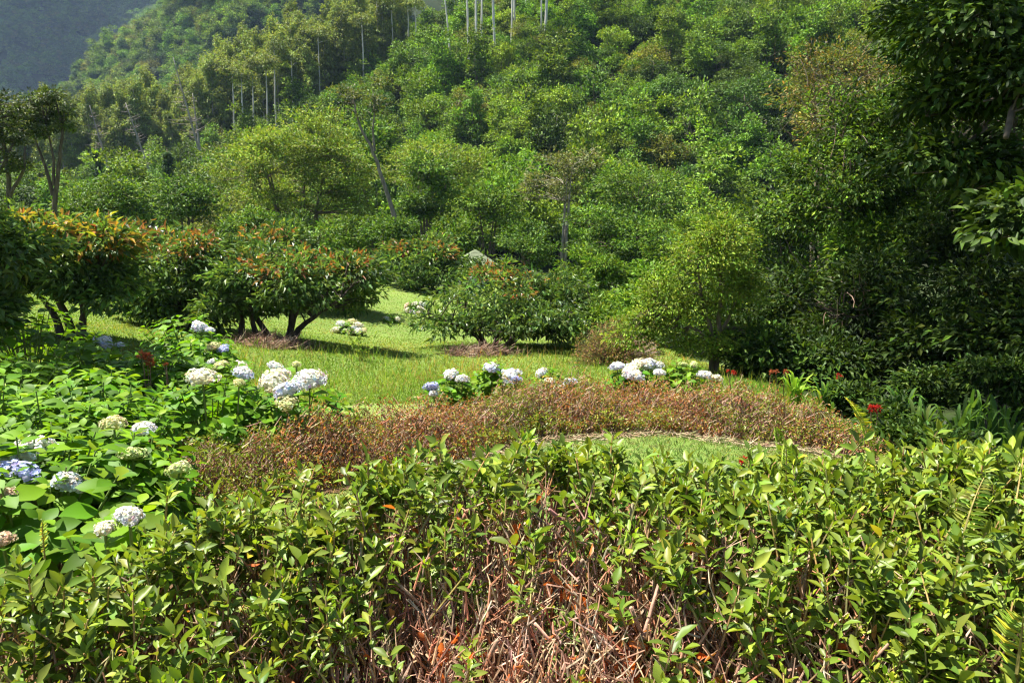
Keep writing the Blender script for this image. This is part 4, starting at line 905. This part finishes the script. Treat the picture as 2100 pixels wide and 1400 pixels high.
# ------------------------------------------------------------------ right thicket
RD = [(.024, .055, .014), (.034, .075, .018), (.018, .042, .013), (.055, .105, .022)]  # thicket greens darkened, shade put into the leaf colour
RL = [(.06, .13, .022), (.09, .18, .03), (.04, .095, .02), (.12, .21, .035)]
img_tree("thicket_tree", "big leafy tree of the right thicket with sunlit bright tips", 1575, 1945, 165, 560, 16, RL + RD, 301, .10, .048, 84, 210, .40, 5, tpl=MID, tr=.1, depth=1.7, blobs=7, twig_r=.012, shell=.5)  # dark leaf tones mixed in to stand for shade in the crown
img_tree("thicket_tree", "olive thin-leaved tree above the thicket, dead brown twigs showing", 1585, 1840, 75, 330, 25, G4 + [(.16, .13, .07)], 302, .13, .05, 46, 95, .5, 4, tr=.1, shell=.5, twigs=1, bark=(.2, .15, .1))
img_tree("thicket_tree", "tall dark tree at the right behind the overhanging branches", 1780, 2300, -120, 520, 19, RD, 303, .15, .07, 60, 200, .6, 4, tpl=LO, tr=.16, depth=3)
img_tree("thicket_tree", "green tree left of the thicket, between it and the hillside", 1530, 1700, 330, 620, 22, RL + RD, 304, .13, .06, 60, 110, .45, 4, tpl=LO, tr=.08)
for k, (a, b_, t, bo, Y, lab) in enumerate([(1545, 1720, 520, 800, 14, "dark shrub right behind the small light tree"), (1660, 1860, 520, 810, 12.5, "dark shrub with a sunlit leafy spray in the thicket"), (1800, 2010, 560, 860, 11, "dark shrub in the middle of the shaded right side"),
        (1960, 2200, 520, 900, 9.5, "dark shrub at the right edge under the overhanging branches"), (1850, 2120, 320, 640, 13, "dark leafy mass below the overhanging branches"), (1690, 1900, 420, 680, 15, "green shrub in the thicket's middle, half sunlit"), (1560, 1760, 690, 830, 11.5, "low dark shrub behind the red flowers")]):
    img_tree("thicket_shrub", lab, a, b_, t, bo, Y, [tuple(q * .72 for q in c_) for c_ in RD] if k != 5 else RL, 310 + k, .11, .05, 62, 110, .33, 5, tpl=MID, tr=.04, blobs=5, twig_r=.01, depth=1.2)  # shrub leaves blacker still, the hollow's shade put into their colour
for k, (a, b_, t, bo, Y, cc, lab) in enumerate([(1090, 1310, 590, 705, 20, MG, "bright green shrub behind the right orchard tree's crown"), (1240, 1420, 565, 720, 16.5, RL, "green shrub left behind the small light tree"), (1380, 1580, 540, 740, 15.5, RD + RL, "dark green shrub directly behind the small light tree"),
        (1130, 1300, 515, 610, 25, RL, "low green shrub behind the right orchard tree's top"), (1300, 1560, 430, 600, 28, RL, "taller green shrub above the small light tree"), (1470, 1640, 640, 790, 11.5, RD, "dark low shrub right of the small tree's foot"), (1180, 1330, 640, 730, 15, RL, "low leafy shrub behind the purple-tinged bush")]):
    img_tree("shrub", lab, a, b_, t, bo, Y, cc, 360 + k, .10 if Y < 25 else .14, .05, 60, 85, .3, 4, tpl=MID, tr=.03, blobs=4, twig_r=.008, depth=1.0)
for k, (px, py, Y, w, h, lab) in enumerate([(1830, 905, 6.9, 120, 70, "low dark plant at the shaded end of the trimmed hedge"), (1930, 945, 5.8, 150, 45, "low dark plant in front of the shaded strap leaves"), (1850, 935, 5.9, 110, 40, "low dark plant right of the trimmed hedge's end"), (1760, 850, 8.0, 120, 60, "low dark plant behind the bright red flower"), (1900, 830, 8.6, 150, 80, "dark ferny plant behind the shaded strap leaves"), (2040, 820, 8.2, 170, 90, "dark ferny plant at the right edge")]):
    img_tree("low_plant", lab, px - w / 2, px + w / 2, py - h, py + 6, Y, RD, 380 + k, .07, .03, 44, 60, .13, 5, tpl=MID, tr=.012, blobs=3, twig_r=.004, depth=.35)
# small light-green tree
b = gb(1465, 768); r = np.random.default_rng(330); Yb = b[1]
def rel(px, py, Y=None): return P(px, py, Y or Yb) - b
me = tree_meshes("small_tree", r, [([(-.05, 0, -.1), rel(1462, 690), rel(1440, 620), rel(1430, 540)], .05, .015), ([(.03, .02, -.1), rel(1472, 680), rel(1480, 600), rel(1475, 500)], .05, .012), ([rel(1465, 700), rel(1500, 640), rel(1525, 580)], .03, .01), ([rel(1460, 700), rel(1400, 660), rel(1350, 630)], .025, .01)],
                 [(rel(1450, 540), (.60, .55, .55), 66), (rel(1370, 620), (.55, .5, .36), 44), (rel(1510, 600), (.36, .4, .42), 45), (rel(1330, 660), (.3, .35, .25), 22), (rel(1430, 645), (.45, .4, .25), 24), (rel(1485, 490), (.4, .4, .28), 28), (rel(1390, 700), (.3, .3, .18), 16), (rel(1520, 690), (.28, .3, .2), 16), (rel(1300, 690), (.3, .3, .2), 16), (rel(1455, 710) - np.array([0, .2, 0]), (.4, .2, .16), 22)], 62, .2, .055, .026, MID,
                 [(.095, .18, .03), (.13, .22, .036), (.07, .135, .024), (.15, .21, .045)], bark=(.16, .12, .085), tk=8, twig_r=.007, shell=.8, clumpvar=.28, under=-.7)
place(me, "small_tree", tuple(b), "small light-green tree with a forked bare foot beside the white hydrangeas")
# purplish bush
b = gb(1262, 752); r = np.random.default_rng(331); mb, sb = MB(), MB()
K = 900; d = norm(r.standard_normal((K, 3))); d[:, 2] = np.abs(d[:, 2]); e_ = d * np.array([.8, .6, .85]) * (r.random((K, 1)) ** .25); kx = Yb = b[1]
st = np.column_stack([e_[:, :2] * .15, np.zeros(K)]); m_ = (st + e_) / 2 + np.array([0, 0, .06])
prisms(sb, st, m_, .006, .004, 3, pal(r, K, [(.2, .14, .11), (.26, .2, .16)])); prisms(sb, m_, e_, .004, .002, 3, pal(r, K, [(.26, .17, .15), (.3, .22, .17)]))
K = 9000; q = e_[r.integers(0, 900, K)] * r.uniform(.55, 1.03, (K, 1)) + .03 * r.standard_normal((K, 3))
c_ = pal(r, K, [(.12, .17, .05), (.16, .2, .07), (.24, .16, .13), (.3, .2, .16)], [.35, .25, .22, .18])
add_leaves(mb, LO, q, norm(r.standard_normal((K, 3)) + np.array([0, 0, .4])), norm(r.standard_normal((K, 3)) + np.array([0, 0, 1.])), .04, .014, c_)
e = empty("purplish_bush", tuple(b), "rounded twiggy bush tinged purple left of the small tree", "bush"); sb.obj("stems", M_TWIG, e); mb.obj("leaves", M_TR, e)
# tangles of dry branches
def tangle(label, px, py, Y, w, h, seed, n=160):
    r = np.random.default_rng(seed); c = P(px, py, Y); e = empty("dry_branches", tuple(c), label, "branches"); mb = MB(); k = Y / FPX
    for i in range(n):
        s = np.array([r.normal(0, w * k * .35), r.normal(0, .3), r.normal(0, h * k * .35)]); d = norm(np.array([r.normal(-.4, .6), r.normal(0, .5), r.normal(.3, .6)])); L = r.uniform(.15, .6)
        tube(mb, bez(s, s + d * L * .5 + r.standard_normal(3) * .06, s + d * L, 4), np.linspace(.007, .003, 4), 3, pal(r, 1, [(.16, .11, .08), (.22, .16, .11), (.12, .08, .06)])[0])
    mb.obj("twigs", M_TWIG, e)
tangle("tangle of dry brown branches in the thicket under the bright spray", 1745, 640, 11.8, 130, 100, 1, 60)
tangle("dry reddish-grey twigs near the right edge below the overhanging leaves", 1990, 250, 12.5, 110, 80, 2, 70)
tangle("brown dead branches above the thicket tree", 1690, 200, 14.0, 160, 120, 3, 120)
# big overhanging tree
b = np.array([6.9, 10.2, float(G(6.9, 10.2))]); r = np.random.default_rng(340)
def W_(x, y, z): return np.array([x, y, z]) - b
tr = [([(0, 0, -.3), W_(6.7, 10.1, 2.5), W_(6.2, 10.4, 5.2), W_(5.4, 11, 7.5)], .22, .06), ([W_(6.5, 10.2, 3.6), W_(5.6, 8.6, 3.6), W_(4.3, 7.0, 2.6), W_(3.7, 6.2, 2.0)], .09, .02), ([W_(6.6, 10.2, 3.0), W_(5.9, 9.0, 2.2), W_(5.0, 7.8, 1.2)], .07, .02),
      ([W_(6.3, 10.4, 4.8), W_(4.5, 11.4, 6.0), W_(2.6, 12.0, 6.4)], .1, .03), ([W_(6.2, 10.4, 5.0), W_(7.5, 9.5, 6.5), W_(8.6, 8.5, 7.0)], .1, .03), ([W_(6.4, 10.3, 4.4), W_(5.4, 9.0, 5.4), W_(4.2, 8.0, 5.4)], .09, .03)]
tr.append(([W_(5.4, 9.6, 5.2), W_(3.8, 8.9, 5.9), W_(2.0, 8.3, 6.1)], .07, .02))  # limb for an outer crown added out of view to shade the right corner
bl = [(W_(2.1, 8.3, 6.1), (1.5, 1.8, .6), 120), (W_(4.6, 11.2, 7.2), (3.9, 3.2, 1.5), 230), (W_(4.2, 14.6, 7.8), (3.2, 2.6, 1.2), 150), (W_(3.9, 8.6, 5.6), (1.8, 1.6, .7), 80), (W_(7.0, 9.6, 6.6), (2.6, 2.6, 1.4), 110), (W_(4.6, 8.2, 5.3), (1.5, 1.2, .8), 60),
      (P(2010, 90, 7.0) - b, (.55, .6, .45), 46), (P(1960, 230, 7.2) - b, (.42, .5, .25), 30), (P(2080, 200, 6.6) - b, (.35, .5, .5), 30), (P(1930, 60, 8.2) - b, (.5, .5, .35), 26),
      (P(1935, 345, 7.0) - b, (.45, .4, .2), 26), (P(2090, 480, 5.6) - b, (.18, .25, .35), 18), (P(2050, 380, 7.0) - b, (.35, .4, .3), 24)]
for bb in bl[6:]:
    c0 = np.array(bb[0]); a0 = W_(6.6, 10.0, 4.4); tr.append(([a0, (a0 + c0) / 2 + np.array([.3, 0, .5]), c0 + np.array([.3, .2, .1]), c0 - np.array([.35, .2, .05])], .05, .008))
tm, D = tree_meshes("overhanging_tree", r, tr, bl, 58, .25, .09, .043, MID, RD, raw=True, bark=(.1, .08, .06), droop=.45, tk=8, twig_r=.008, clumpvar=.2, shell=.8, twigs=.8)
e = empty("overhanging_tree", tuple(b), "large tree whose dark leafy branches hang into the upper right corner", "tree"); o = bpy.data.objects.new("trunk", tm); C.objects.link(o); o.parent = e
leaf_parts(e, b, D, HI, M_TR, 300, 10., rest_tpl=MID)

# ------------------------------------------------------------------ grass
r = np.random.default_rng(401)
def in_beds(x, y):
    a = y < az_edge(np.clip(x, -1.9, 1.9)) - .12
    b_ = (x > -2.5) & (x < 2.85) & (y > b_front(x) - .02) & (y < b_front(x) + b_depth(x) + .35)
    hy = (x < np.interp(y, [2.2, 3.7, 4.5, 5.2, 6.5, 8.5, 9], [-1.3, -1.35, -1.9, -1.5, -1.2, -2.6, -3.3])) & (y < 8.2)
    return a | b_ | hy
def blades(K, y0, y1, hmin, hmax, wid, cols, w, pw, lean=.5, xr=None, jit=.16, dead=.12):
    u = r.random(K); y = (y0 ** (1 - pw) + u * (y1 ** (1 - pw) - y0 ** (1 - pw))) ** (1 / (1 - pw)); x = r.uniform(-.72, .42, K) * y if xr is None else r.uniform(xr[0], xr[1], K)
    k = ~in_beds(x, y) & (x < np.interp(y, [2, 5, 7, 9, 14, 20, 33], [3.2, 3.0, 3.1, 3.6, 3.2, 3.0, 3.0])); x, y = x[k], y[k]; n = len(x); z = G(x, y) + .026
    h = r.uniform(hmin, hmax, n); a = r.random(n) * 6.28; wd = wid * (.6 + .8 * r.random(n)) * (.6 + .1 * np.minimum(y, 20))
    t = np.stack([x, y, z], 1); sd = np.stack([np.cos(a), np.sin(a), np.zeros(n)], 1) * wd[:, None] / 2; le = np.stack([r.standard_normal(n), r.standard_normal(n), np.zeros(n)], 1) * (lean * h)[:, None]
    V = np.stack([t - sd, t + sd, t + le + np.array([0, 0, 1.]) * h[:, None]], 1).reshape(-1, 3)
    c = pal(r, n, cols, w, jit)
    pt = np.sin(x * 1.3 + .7 * y) + np.sin(.9 * y - 1.9 * x + 2) + .8 * r.standard_normal(n)
    c[pt > 1.3] *= np.array([1.45, 1.05, 1.2]); c[pt < -1.2] *= np.array([.7, .85, .75]); p2 = np.sin(3.7 * x + 1.1 * y) * np.sin(2.9 * y - x) + .5 * r.standard_normal(n); c[p2 > 1.0] = c[p2 > 1.0] * np.array([1.3, .9, 1.3])
    return V, np.arange(3 * n).reshape(-1, 3), np.repeat(c, 3, 0)
mb = MB()
LG = [(.14, .25, .035), (.19, .30, .04), (.22, .30, .055), (.32, .31, .1), (.09, .18, .03)]; LW = [.3, .32, .2, .05, .13]
for V, T, c in (blades(120000, 1.9, 7.5, .015, .05, .006, [(.10, .19, .04), (.13, .22, .05), (.18, .24, .07), (.32, .27, .13)], [.33, .33, .2, .14], 1.3, .7, (-2.2, 3.2)), blades(300000, 8.4, 31, .012, .04, .0085, LG, LW, 1.6, .7)): mb.add(V, T, None, c)
o = mb.obj("grass", M_GR); tag(o, "short sunlit grass covering the lawn", "grass", None, "stuff")
mb = MB()
for V, T, c in (blades(2600, 8.6, 13.5, .06, .22, .006, [(.17, .3, .05), (.23, .33, .07), (.36, .32, .14), (.32, .2, .12)], [.5, .3, .12, .08], 1.2, .35, (-4.4, -.4)), blades(2600, 9, 14.5, .06, .22, .006, [(.2, .32, .05), (.28, .34, .08), (.36, .28, .12)], None, 1.2, .4, (-.6, 4.6))): mb.add(V, T, None, c)
o = mb.obj("long_grass", M_GR); tag(o, "long unmown seeding grass behind the flower beds", "grass", None, "stuff")
# weeds sprouting in the long grass
for k, (px, py, lab) in enumerate([(742, 742, "upright leafy weed in the long grass before the mulch mound tree"), (930, 690, "pale leafy weed left of the right orchard tree's stems")]):
    c = gb(px, py); rr = np.random.default_rng(420 + k); e = empty("weed", tuple(c), lab, "weed"); mb, sb = MB(), MB()
    for s in range(5):
        t = np.array([rr.normal(0, .12), rr.normal(0, .1), rr.uniform(.3, .5)]); tube(sb, bez((0, 0, 0), t * np.array([.3, .3, .6]), t, 6), .004, 4, (.2, .28, .06))
        f = rr.uniform(.2, 1, 22); q = t[None] * f[:, None]; add_leaves(mb, MID, q, norm(rr.standard_normal((22, 3)) + np.array([0, 0, .3])), norm(rr.standard_normal((22, 3)) * .5 + np.array([0, 0, 1.])), .08, .03, pal(rr, 22, [(.2, .32, .06), (.26, .36, .09)]))
    sb.obj("stem", M_TWIG, e); mb.obj("leaves", M_GR, e)

# ------------------------------------------------------------------ leafy hedge in the foreground
def azalea():
    r = np.random.default_rng(501); base = np.array([0., 1.5, 0.]); e = empty("leafy_hedge", tuple(base), "waist-high leafy hedge across the foreground, bare and twiggy in its middle", "hedge")
    def bare(x, y):
        q = x + .10 * np.sin(7 * y + 2) + .05 * np.sin(19 * y + 8 * x); w = y + .07 * np.sin(8 * x + 1) + .04 * np.sin(21 * x)
        return np.clip(.97 * np.exp(-np.abs((q - .08) / .34) ** 2.6 - np.abs((w - 1.62) / .50) ** 3) + .97 * np.exp(-np.abs((q - .02) / .85) ** 3 - np.abs((w - 1.0) / .66) ** 5), 0, .89)
    def topz(x, y):
        ed = np.clip((az_edge(x) - y) / .25, 0, 1) ** .6
        return (.61 + .28 * sm(1.0, 2.25, y) + .03 * np.sin(5 * x + 1) + .025 * np.sin(7 * y + 3 * x)) * (.92 + .08 * ed) - .15 * bare(x, y)
    K = 4500; x = r.uniform(-1.75, 1.8, K); y = r.uniform(.95, 2.5, K); k = (y < az_edge(x)) & (r.random(K) > bare(x, y)); x, y = x[k], y[k]; n = len(x)
    z = topz(x, y) + r.normal(0, .028, n) - np.where(r.random(n) < .3, r.uniform(.03, .14, n), 0)
    tips = np.stack([x, y, z], 1); dirs = norm(np.stack([r.normal(0, .33, n), r.normal(-.02, .33, n), np.ones(n)], 1))
    rows = []
    MAT = [(.10, .175, .032), (.125, .21, .037), (.07, .13, .028), (.17, .25, .045)]; YOU = [(.2, .35, .04), (.26, .39, .045), (.16, .28, .04)]
    for p, d in zip(tips, dirs):
        u = norm(np.cross(d, [1., .2, 0])); v = np.cross(d, u); a = r.random() * 6.28; young = r.random() < .45
        nl = int(r.integers(8, 15)); s0 = r.uniform(.75, 1.2)
        for j in range(nl):
            f = j / nl; a += 2.4 + .3 * r.standard_normal(); side = u * math.cos(a) + v * math.sin(a)
            if young and j < 3: op, L, c = .35, .023, pal(r, 1, YOU, None, .12)[0]
            else: op, L, c = .85 + .6 * f + .18 * r.standard_normal(), .030 + .026 * r.random(), pal(r, 1, MAT, [.36, .3, .2, .14], .13)[0]
            if r.random() < .004: c = np.array([.38, .38, .05])
            ax = norm(side * math.sin(op) + d * math.cos(op)); nr = norm(d * 1.0 - side * .3 * math.cos(op) + .22 * r.standard_normal(3))
            L *= s0; rows.append(np.concatenate([p - d * (.095 * f * s0) + side * .004 - base, ax, nr, [L, L * r.uniform(.40, .50)], c]))
    D = np.array(rows)
    # stray low leaves and dead rusty leaves
    K = 900; xx = r.normal(.12, .5, K); yy = r.uniform(1.0, 2.1, K); k = yy < az_edge(xx) - .1; xx, yy = xx[k], yy[k]; n2 = len(xx)
    q = np.stack([xx, yy, topz(xx, yy) - r.uniform(.03, .4, n2)], 1) - base
    dd = np.concatenate([q, norm(r.standard_normal((n2, 3)) + np.array([0, 0, -.8])), norm(r.standard_normal((n2, 3))), r.uniform(.025, .045, (n2, 1)), r.uniform(.01, .02, (n2, 1)), pal(r, n2, [(.38, .12, .045), (.32, .10, .045), (.28, .13, .07), (.36, .18, .09)])], 1)
    # clustered rusty bunches
    bx = [(1.75, -.17), (1.85, .14), (1.45, .12), (1.6, -.25), (1.65, .42), (1.45, -.02), (1.9, .45), (1.5, .34), (2.0, .02), (1.95, .75), (1.55, -.4), (1.6, .2), (1.7, .28), (1.5, .5)]
    ex = []
    for by, bx_ in bx:
        n3 = 16; c0 = np.array([bx_, by, float(topz(bx_, by)) - .10]) - base; qq = c0 + r.normal(0, .022, (n3, 3))
        ex.append(np.concatenate([qq, norm(r.standard_normal((n3, 3)) * .7 + np.array([0, 0, -1.])), norm(r.standard_normal((n3, 3))), r.uniform(.03, .05, (n3, 1)), r.uniform(.012, .02, (n3, 1)), pal(r, n3, [(.44, .13, .04), (.36, .10, .035), (.3, .13, .06)])], 1))
    D = np.concatenate([D, dd] + ex)
    # stems: each shoot from its stool on the ground
    sb = MB(); st = np.stack([np.round(x / .3) * .3 + r.normal(0, .06, n), np.round(y / .3) * .3 + r.normal(0, .06, n), np.zeros(n)], 1)
    m1 = st * .55 + tips * .45 + np.stack([r.normal(0, .03, n), r.normal(0, .03, n), -.02 * np.ones(n)], 1); m2 = tips - dirs * .16 + r.normal(0, .012, (n, 3))
    cw = pal(r, n, [(.32, .20, .13), (.40, .27, .18), (.24, .15, .10)]); ct = pal(r, n, [(.3, .2, .08), (.36, .24, .09), (.27, .24, .08)])
    prisms(sb, st - base, m1 - base, .0065, .0048, 5, cw); prisms(sb, m1 - base, m2 - base, .0046, .0030, 4, cw); prisms(sb, m2 - base, tips - base, .0028, .0018, 4, ct)
    o = sb.obj("stems", M_TWIG, e); o["kind"] = "stuff"
    # cut woody stubs and dry twigs
    sb = MB(); K = 13000; xx = np.where(r.random(K) < .72, r.normal(.10, .46, K), r.uniform(-1.6, 1.7, K)); yy = np.where(r.random(K) < .6, r.normal(1.55, .32, K), r.uniform(.95, 2.1, K)); k = (yy < az_edge(xx) - .1) & (yy > .55); xx, yy = xx[k], yy[k]; m = len(xx)
    tp = np.stack([xx, yy, topz(xx, yy) - .02 - np.abs(r.normal(0, .17, m))], 1); tp[:, 2] = np.maximum(tp[:, 2], .05); dr = norm(np.stack([r.normal(0, .5, m), r.normal(0, .5, m), np.full(m, 1.)], 1)); L = r.uniform(.03, .15, m)
    cc = pal(r, m, [(.36, .20, .12), (.44, .29, .18), (.28, .16, .10), (.5, .37, .25), (.42, .18, .09)], None, .22); w0 = r.uniform(.0012, .0028, m)
    pm = tp - dr * (L * .5)[:, None] + r.normal(0, .012, (m, 3)); pb = tp - dr * L[:, None]
    prisms(sb, pb - base, pm - base, w0 * 1.2, w0, 4, cc); prisms(sb, pm - base, tp - base, w0, w0 * .6, 4, cc)
    k2 = r.random(m) < .6; t2 = pm[k2] + norm(dr[k2] + r.normal(0, .55, (int(k2.sum()), 3))) * (L[k2] * r.uniform(.3, .7, int(k2.sum())))[:, None]
    prisms(sb, pm[k2] - base, t2 - base, w0[k2] * .8, w0[k2] * .45, 4, cc[k2])
    o = sb.obj("dry_twigs", M_TWIG, e); o["kind"] = "stuff"
    # thick pruned branches that stand out, each its own part
    for k_ in range(36):
        x0 = r.normal(.15, .5) if k_ < 30 else r.uniform(-1.2, 1.4); y0 = r.uniform(1.2, 2.05)
        if y0 > az_edge(x0) - .15: y0 = az_edge(x0) - .25
        t = np.array([x0, y0, float(topz(x0, y0)) + r.uniform(-.14, .04)]); L = r.uniform(.25, .5); dr = norm(np.array([r.normal(0, .6), r.normal(0, .5), 1.])); b0 = t - dr * L
        bm = MB(); w_ = r.uniform(.0025, .005); tube(bm, bez(b0, (b0 + t) / 2 + r.normal(0, .02, 3), t, 6) - base, np.linspace(w_ * 1.3, w_, 6), 6, pal(r, 1, [(.34, .21, .14), (.40, .28, .19), (.28, .17, .11)])[0])
        bm.obj("branch", M_TWIG, e, True)
    hz = np.clip((D[:, 2] + base[2] - .45) / .4, .1, 1.2)
    pk = r.random(len(D)) < .5; LV2 = leaf_hi(.16, -.06)
    leaf_parts(e, base, D[pk], HI, M_AZ, 150, 10., score=hz[pk]); leaf_parts(e, base, D[~pk], LV2, M_AZ, 150, 10., score=hz[~pk])
    # tall shoot standing out at the right
    return e
azalea()
def tall_shoot(label, px, py, pt, Y, seed):
    r = np.random.default_rng(seed); b0 = P(px, py, Y); t = P(px + 10, pt, Y) - b0; e = empty("tall_shoot", tuple(b0), label, "shoot"); sb = MB(); tube(sb, bez((0, 0, -.05), t * .5, t, 6), np.linspace(.004, .002, 6), 5, (.36, .24, .08)); sb.obj("stem", M_TWIG, e)
    rows = []; d = norm(t)
    for j in range(16):
        f = 1 - j / 16 * .75; a = j * 2.4; side = np.array([math.cos(a), math.sin(a), 0]); op = .3 + 1.1 * j / 16; L = (.03 if j < 3 else .045) * r.uniform(.85, 1.15)
        rows.append(np.concatenate([t * f, norm(side * math.sin(op) + d * math.cos(op)), norm(d - side * .3 + .1 * r.standard_normal(3)), [L, L * .42], pal(r, 1, [(.22, .34, .06), (.13, .23, .045)], None, .1)[0]]))
    leaf_parts(e, b0, np.array(rows), HI, M_AZ, 300, 5.)
tall_shoot("tall leafy shoot rising above the leafy hedge near the right edge", 2008, 1015, 925, 2.0, 1)
tall_shoot("leafy shoot standing above the leafy hedge's middle", 1075, 945, 895, 2.3, 2)
tall_shoot("dark leafy shoot above the leafy hedge's left end", 335, 1060, 1005, 1.95, 3)

# ------------------------------------------------------------------ unseen clouds placed to shade the far ridges, and haze
def cloud(cx, cyy, cz, rx, ry, rz, seed):
    r = np.random.default_rng(seed); bm = MB()
    n1, n2 = 40, 20; V = []; Q = []
    for u in range(n2 + 1):
        for v in range(n1):
            th = math.pi * u / n2; ph = v * 6.283 / n1; k = 1 + .16 * math.sin(5 * ph + seed) * math.sin(th) + .1 * math.sin(9 * ph + 4 * th) * math.sin(th)
            V.append((rx * k * math.sin(th) * math.cos(ph), ry * k * math.sin(th) * math.sin(ph), rz * math.cos(th) * (1 + .3 * math.sin(4 * ph + 3 * th))))
    for u in range(n2):
        for v in range(n1): Q.append((u * n1 + v, u * n1 + (v + 1) % n1, (u + 1) * n1 + (v + 1) % n1, (u + 1) * n1 + v))
    bm.add(V, None, Q, (.9, .9, .9)); o = bm.obj("cloud", M_PET, None, True); o.location = (cx, cyy, cz); tag(o, "unseen white cloud high above, shading the far ridges", "cloud", None, "structure"); return o
def over(px, py, Y, H): # point at height H towards the sun from the ridge point seen at px, py
    p = P(px, py, Y); t = (H - p[2]) / SUNV.z; return p + np.array(SUNV) * t
c = over(90, -60, 760, 900); cloud(c[0], c[1], 900, 150, 150, 40, 2)
c = over(20, 100, 640, 900); cloud(c[0], c[1], 900, 60, 40, 25, 7)  # small cloud added to dapple the light on the far mountain
c = over(600, -30, 330, 900); cloud(c[0], c[1], 900, 46, 40, 24, 5)
hb = MB(); x0, x1, y0, y1, z0, z1 = -890, 890, -290, 990, -7, 360
hb.add([(x, y, z) for z in (z0, z1) for y in (y0, y1) for x in (x0, x1)], None, [(0, 2, 3, 1), (4, 5, 7, 6), (0, 1, 5, 4), (2, 6, 7, 3), (0, 4, 6, 2), (1, 3, 7, 5)])
m, nt, out = nodes("haze_air"); pv = nt.nodes.new("ShaderNodeVolumePrincipled"); pv.inputs["Color"].default_value = (.50, .70, 1.0, 1); pv.inputs["Density"].default_value = .00014; pv.inputs["Anisotropy"].default_value = .2
nt.links.new(pv.outputs[0], out.inputs["Volume"])
hz = hb.obj("haze", m); tag(hz, "thin blue haze filling the valley air", "haze", None, "stuff")
print("LEAVES", LEAF_N, "OBJ", len(bpy.data.objects), "TRIS", sum(len(m.loops) - 2 * len(m.polygons) for m in bpy.data.meshes))
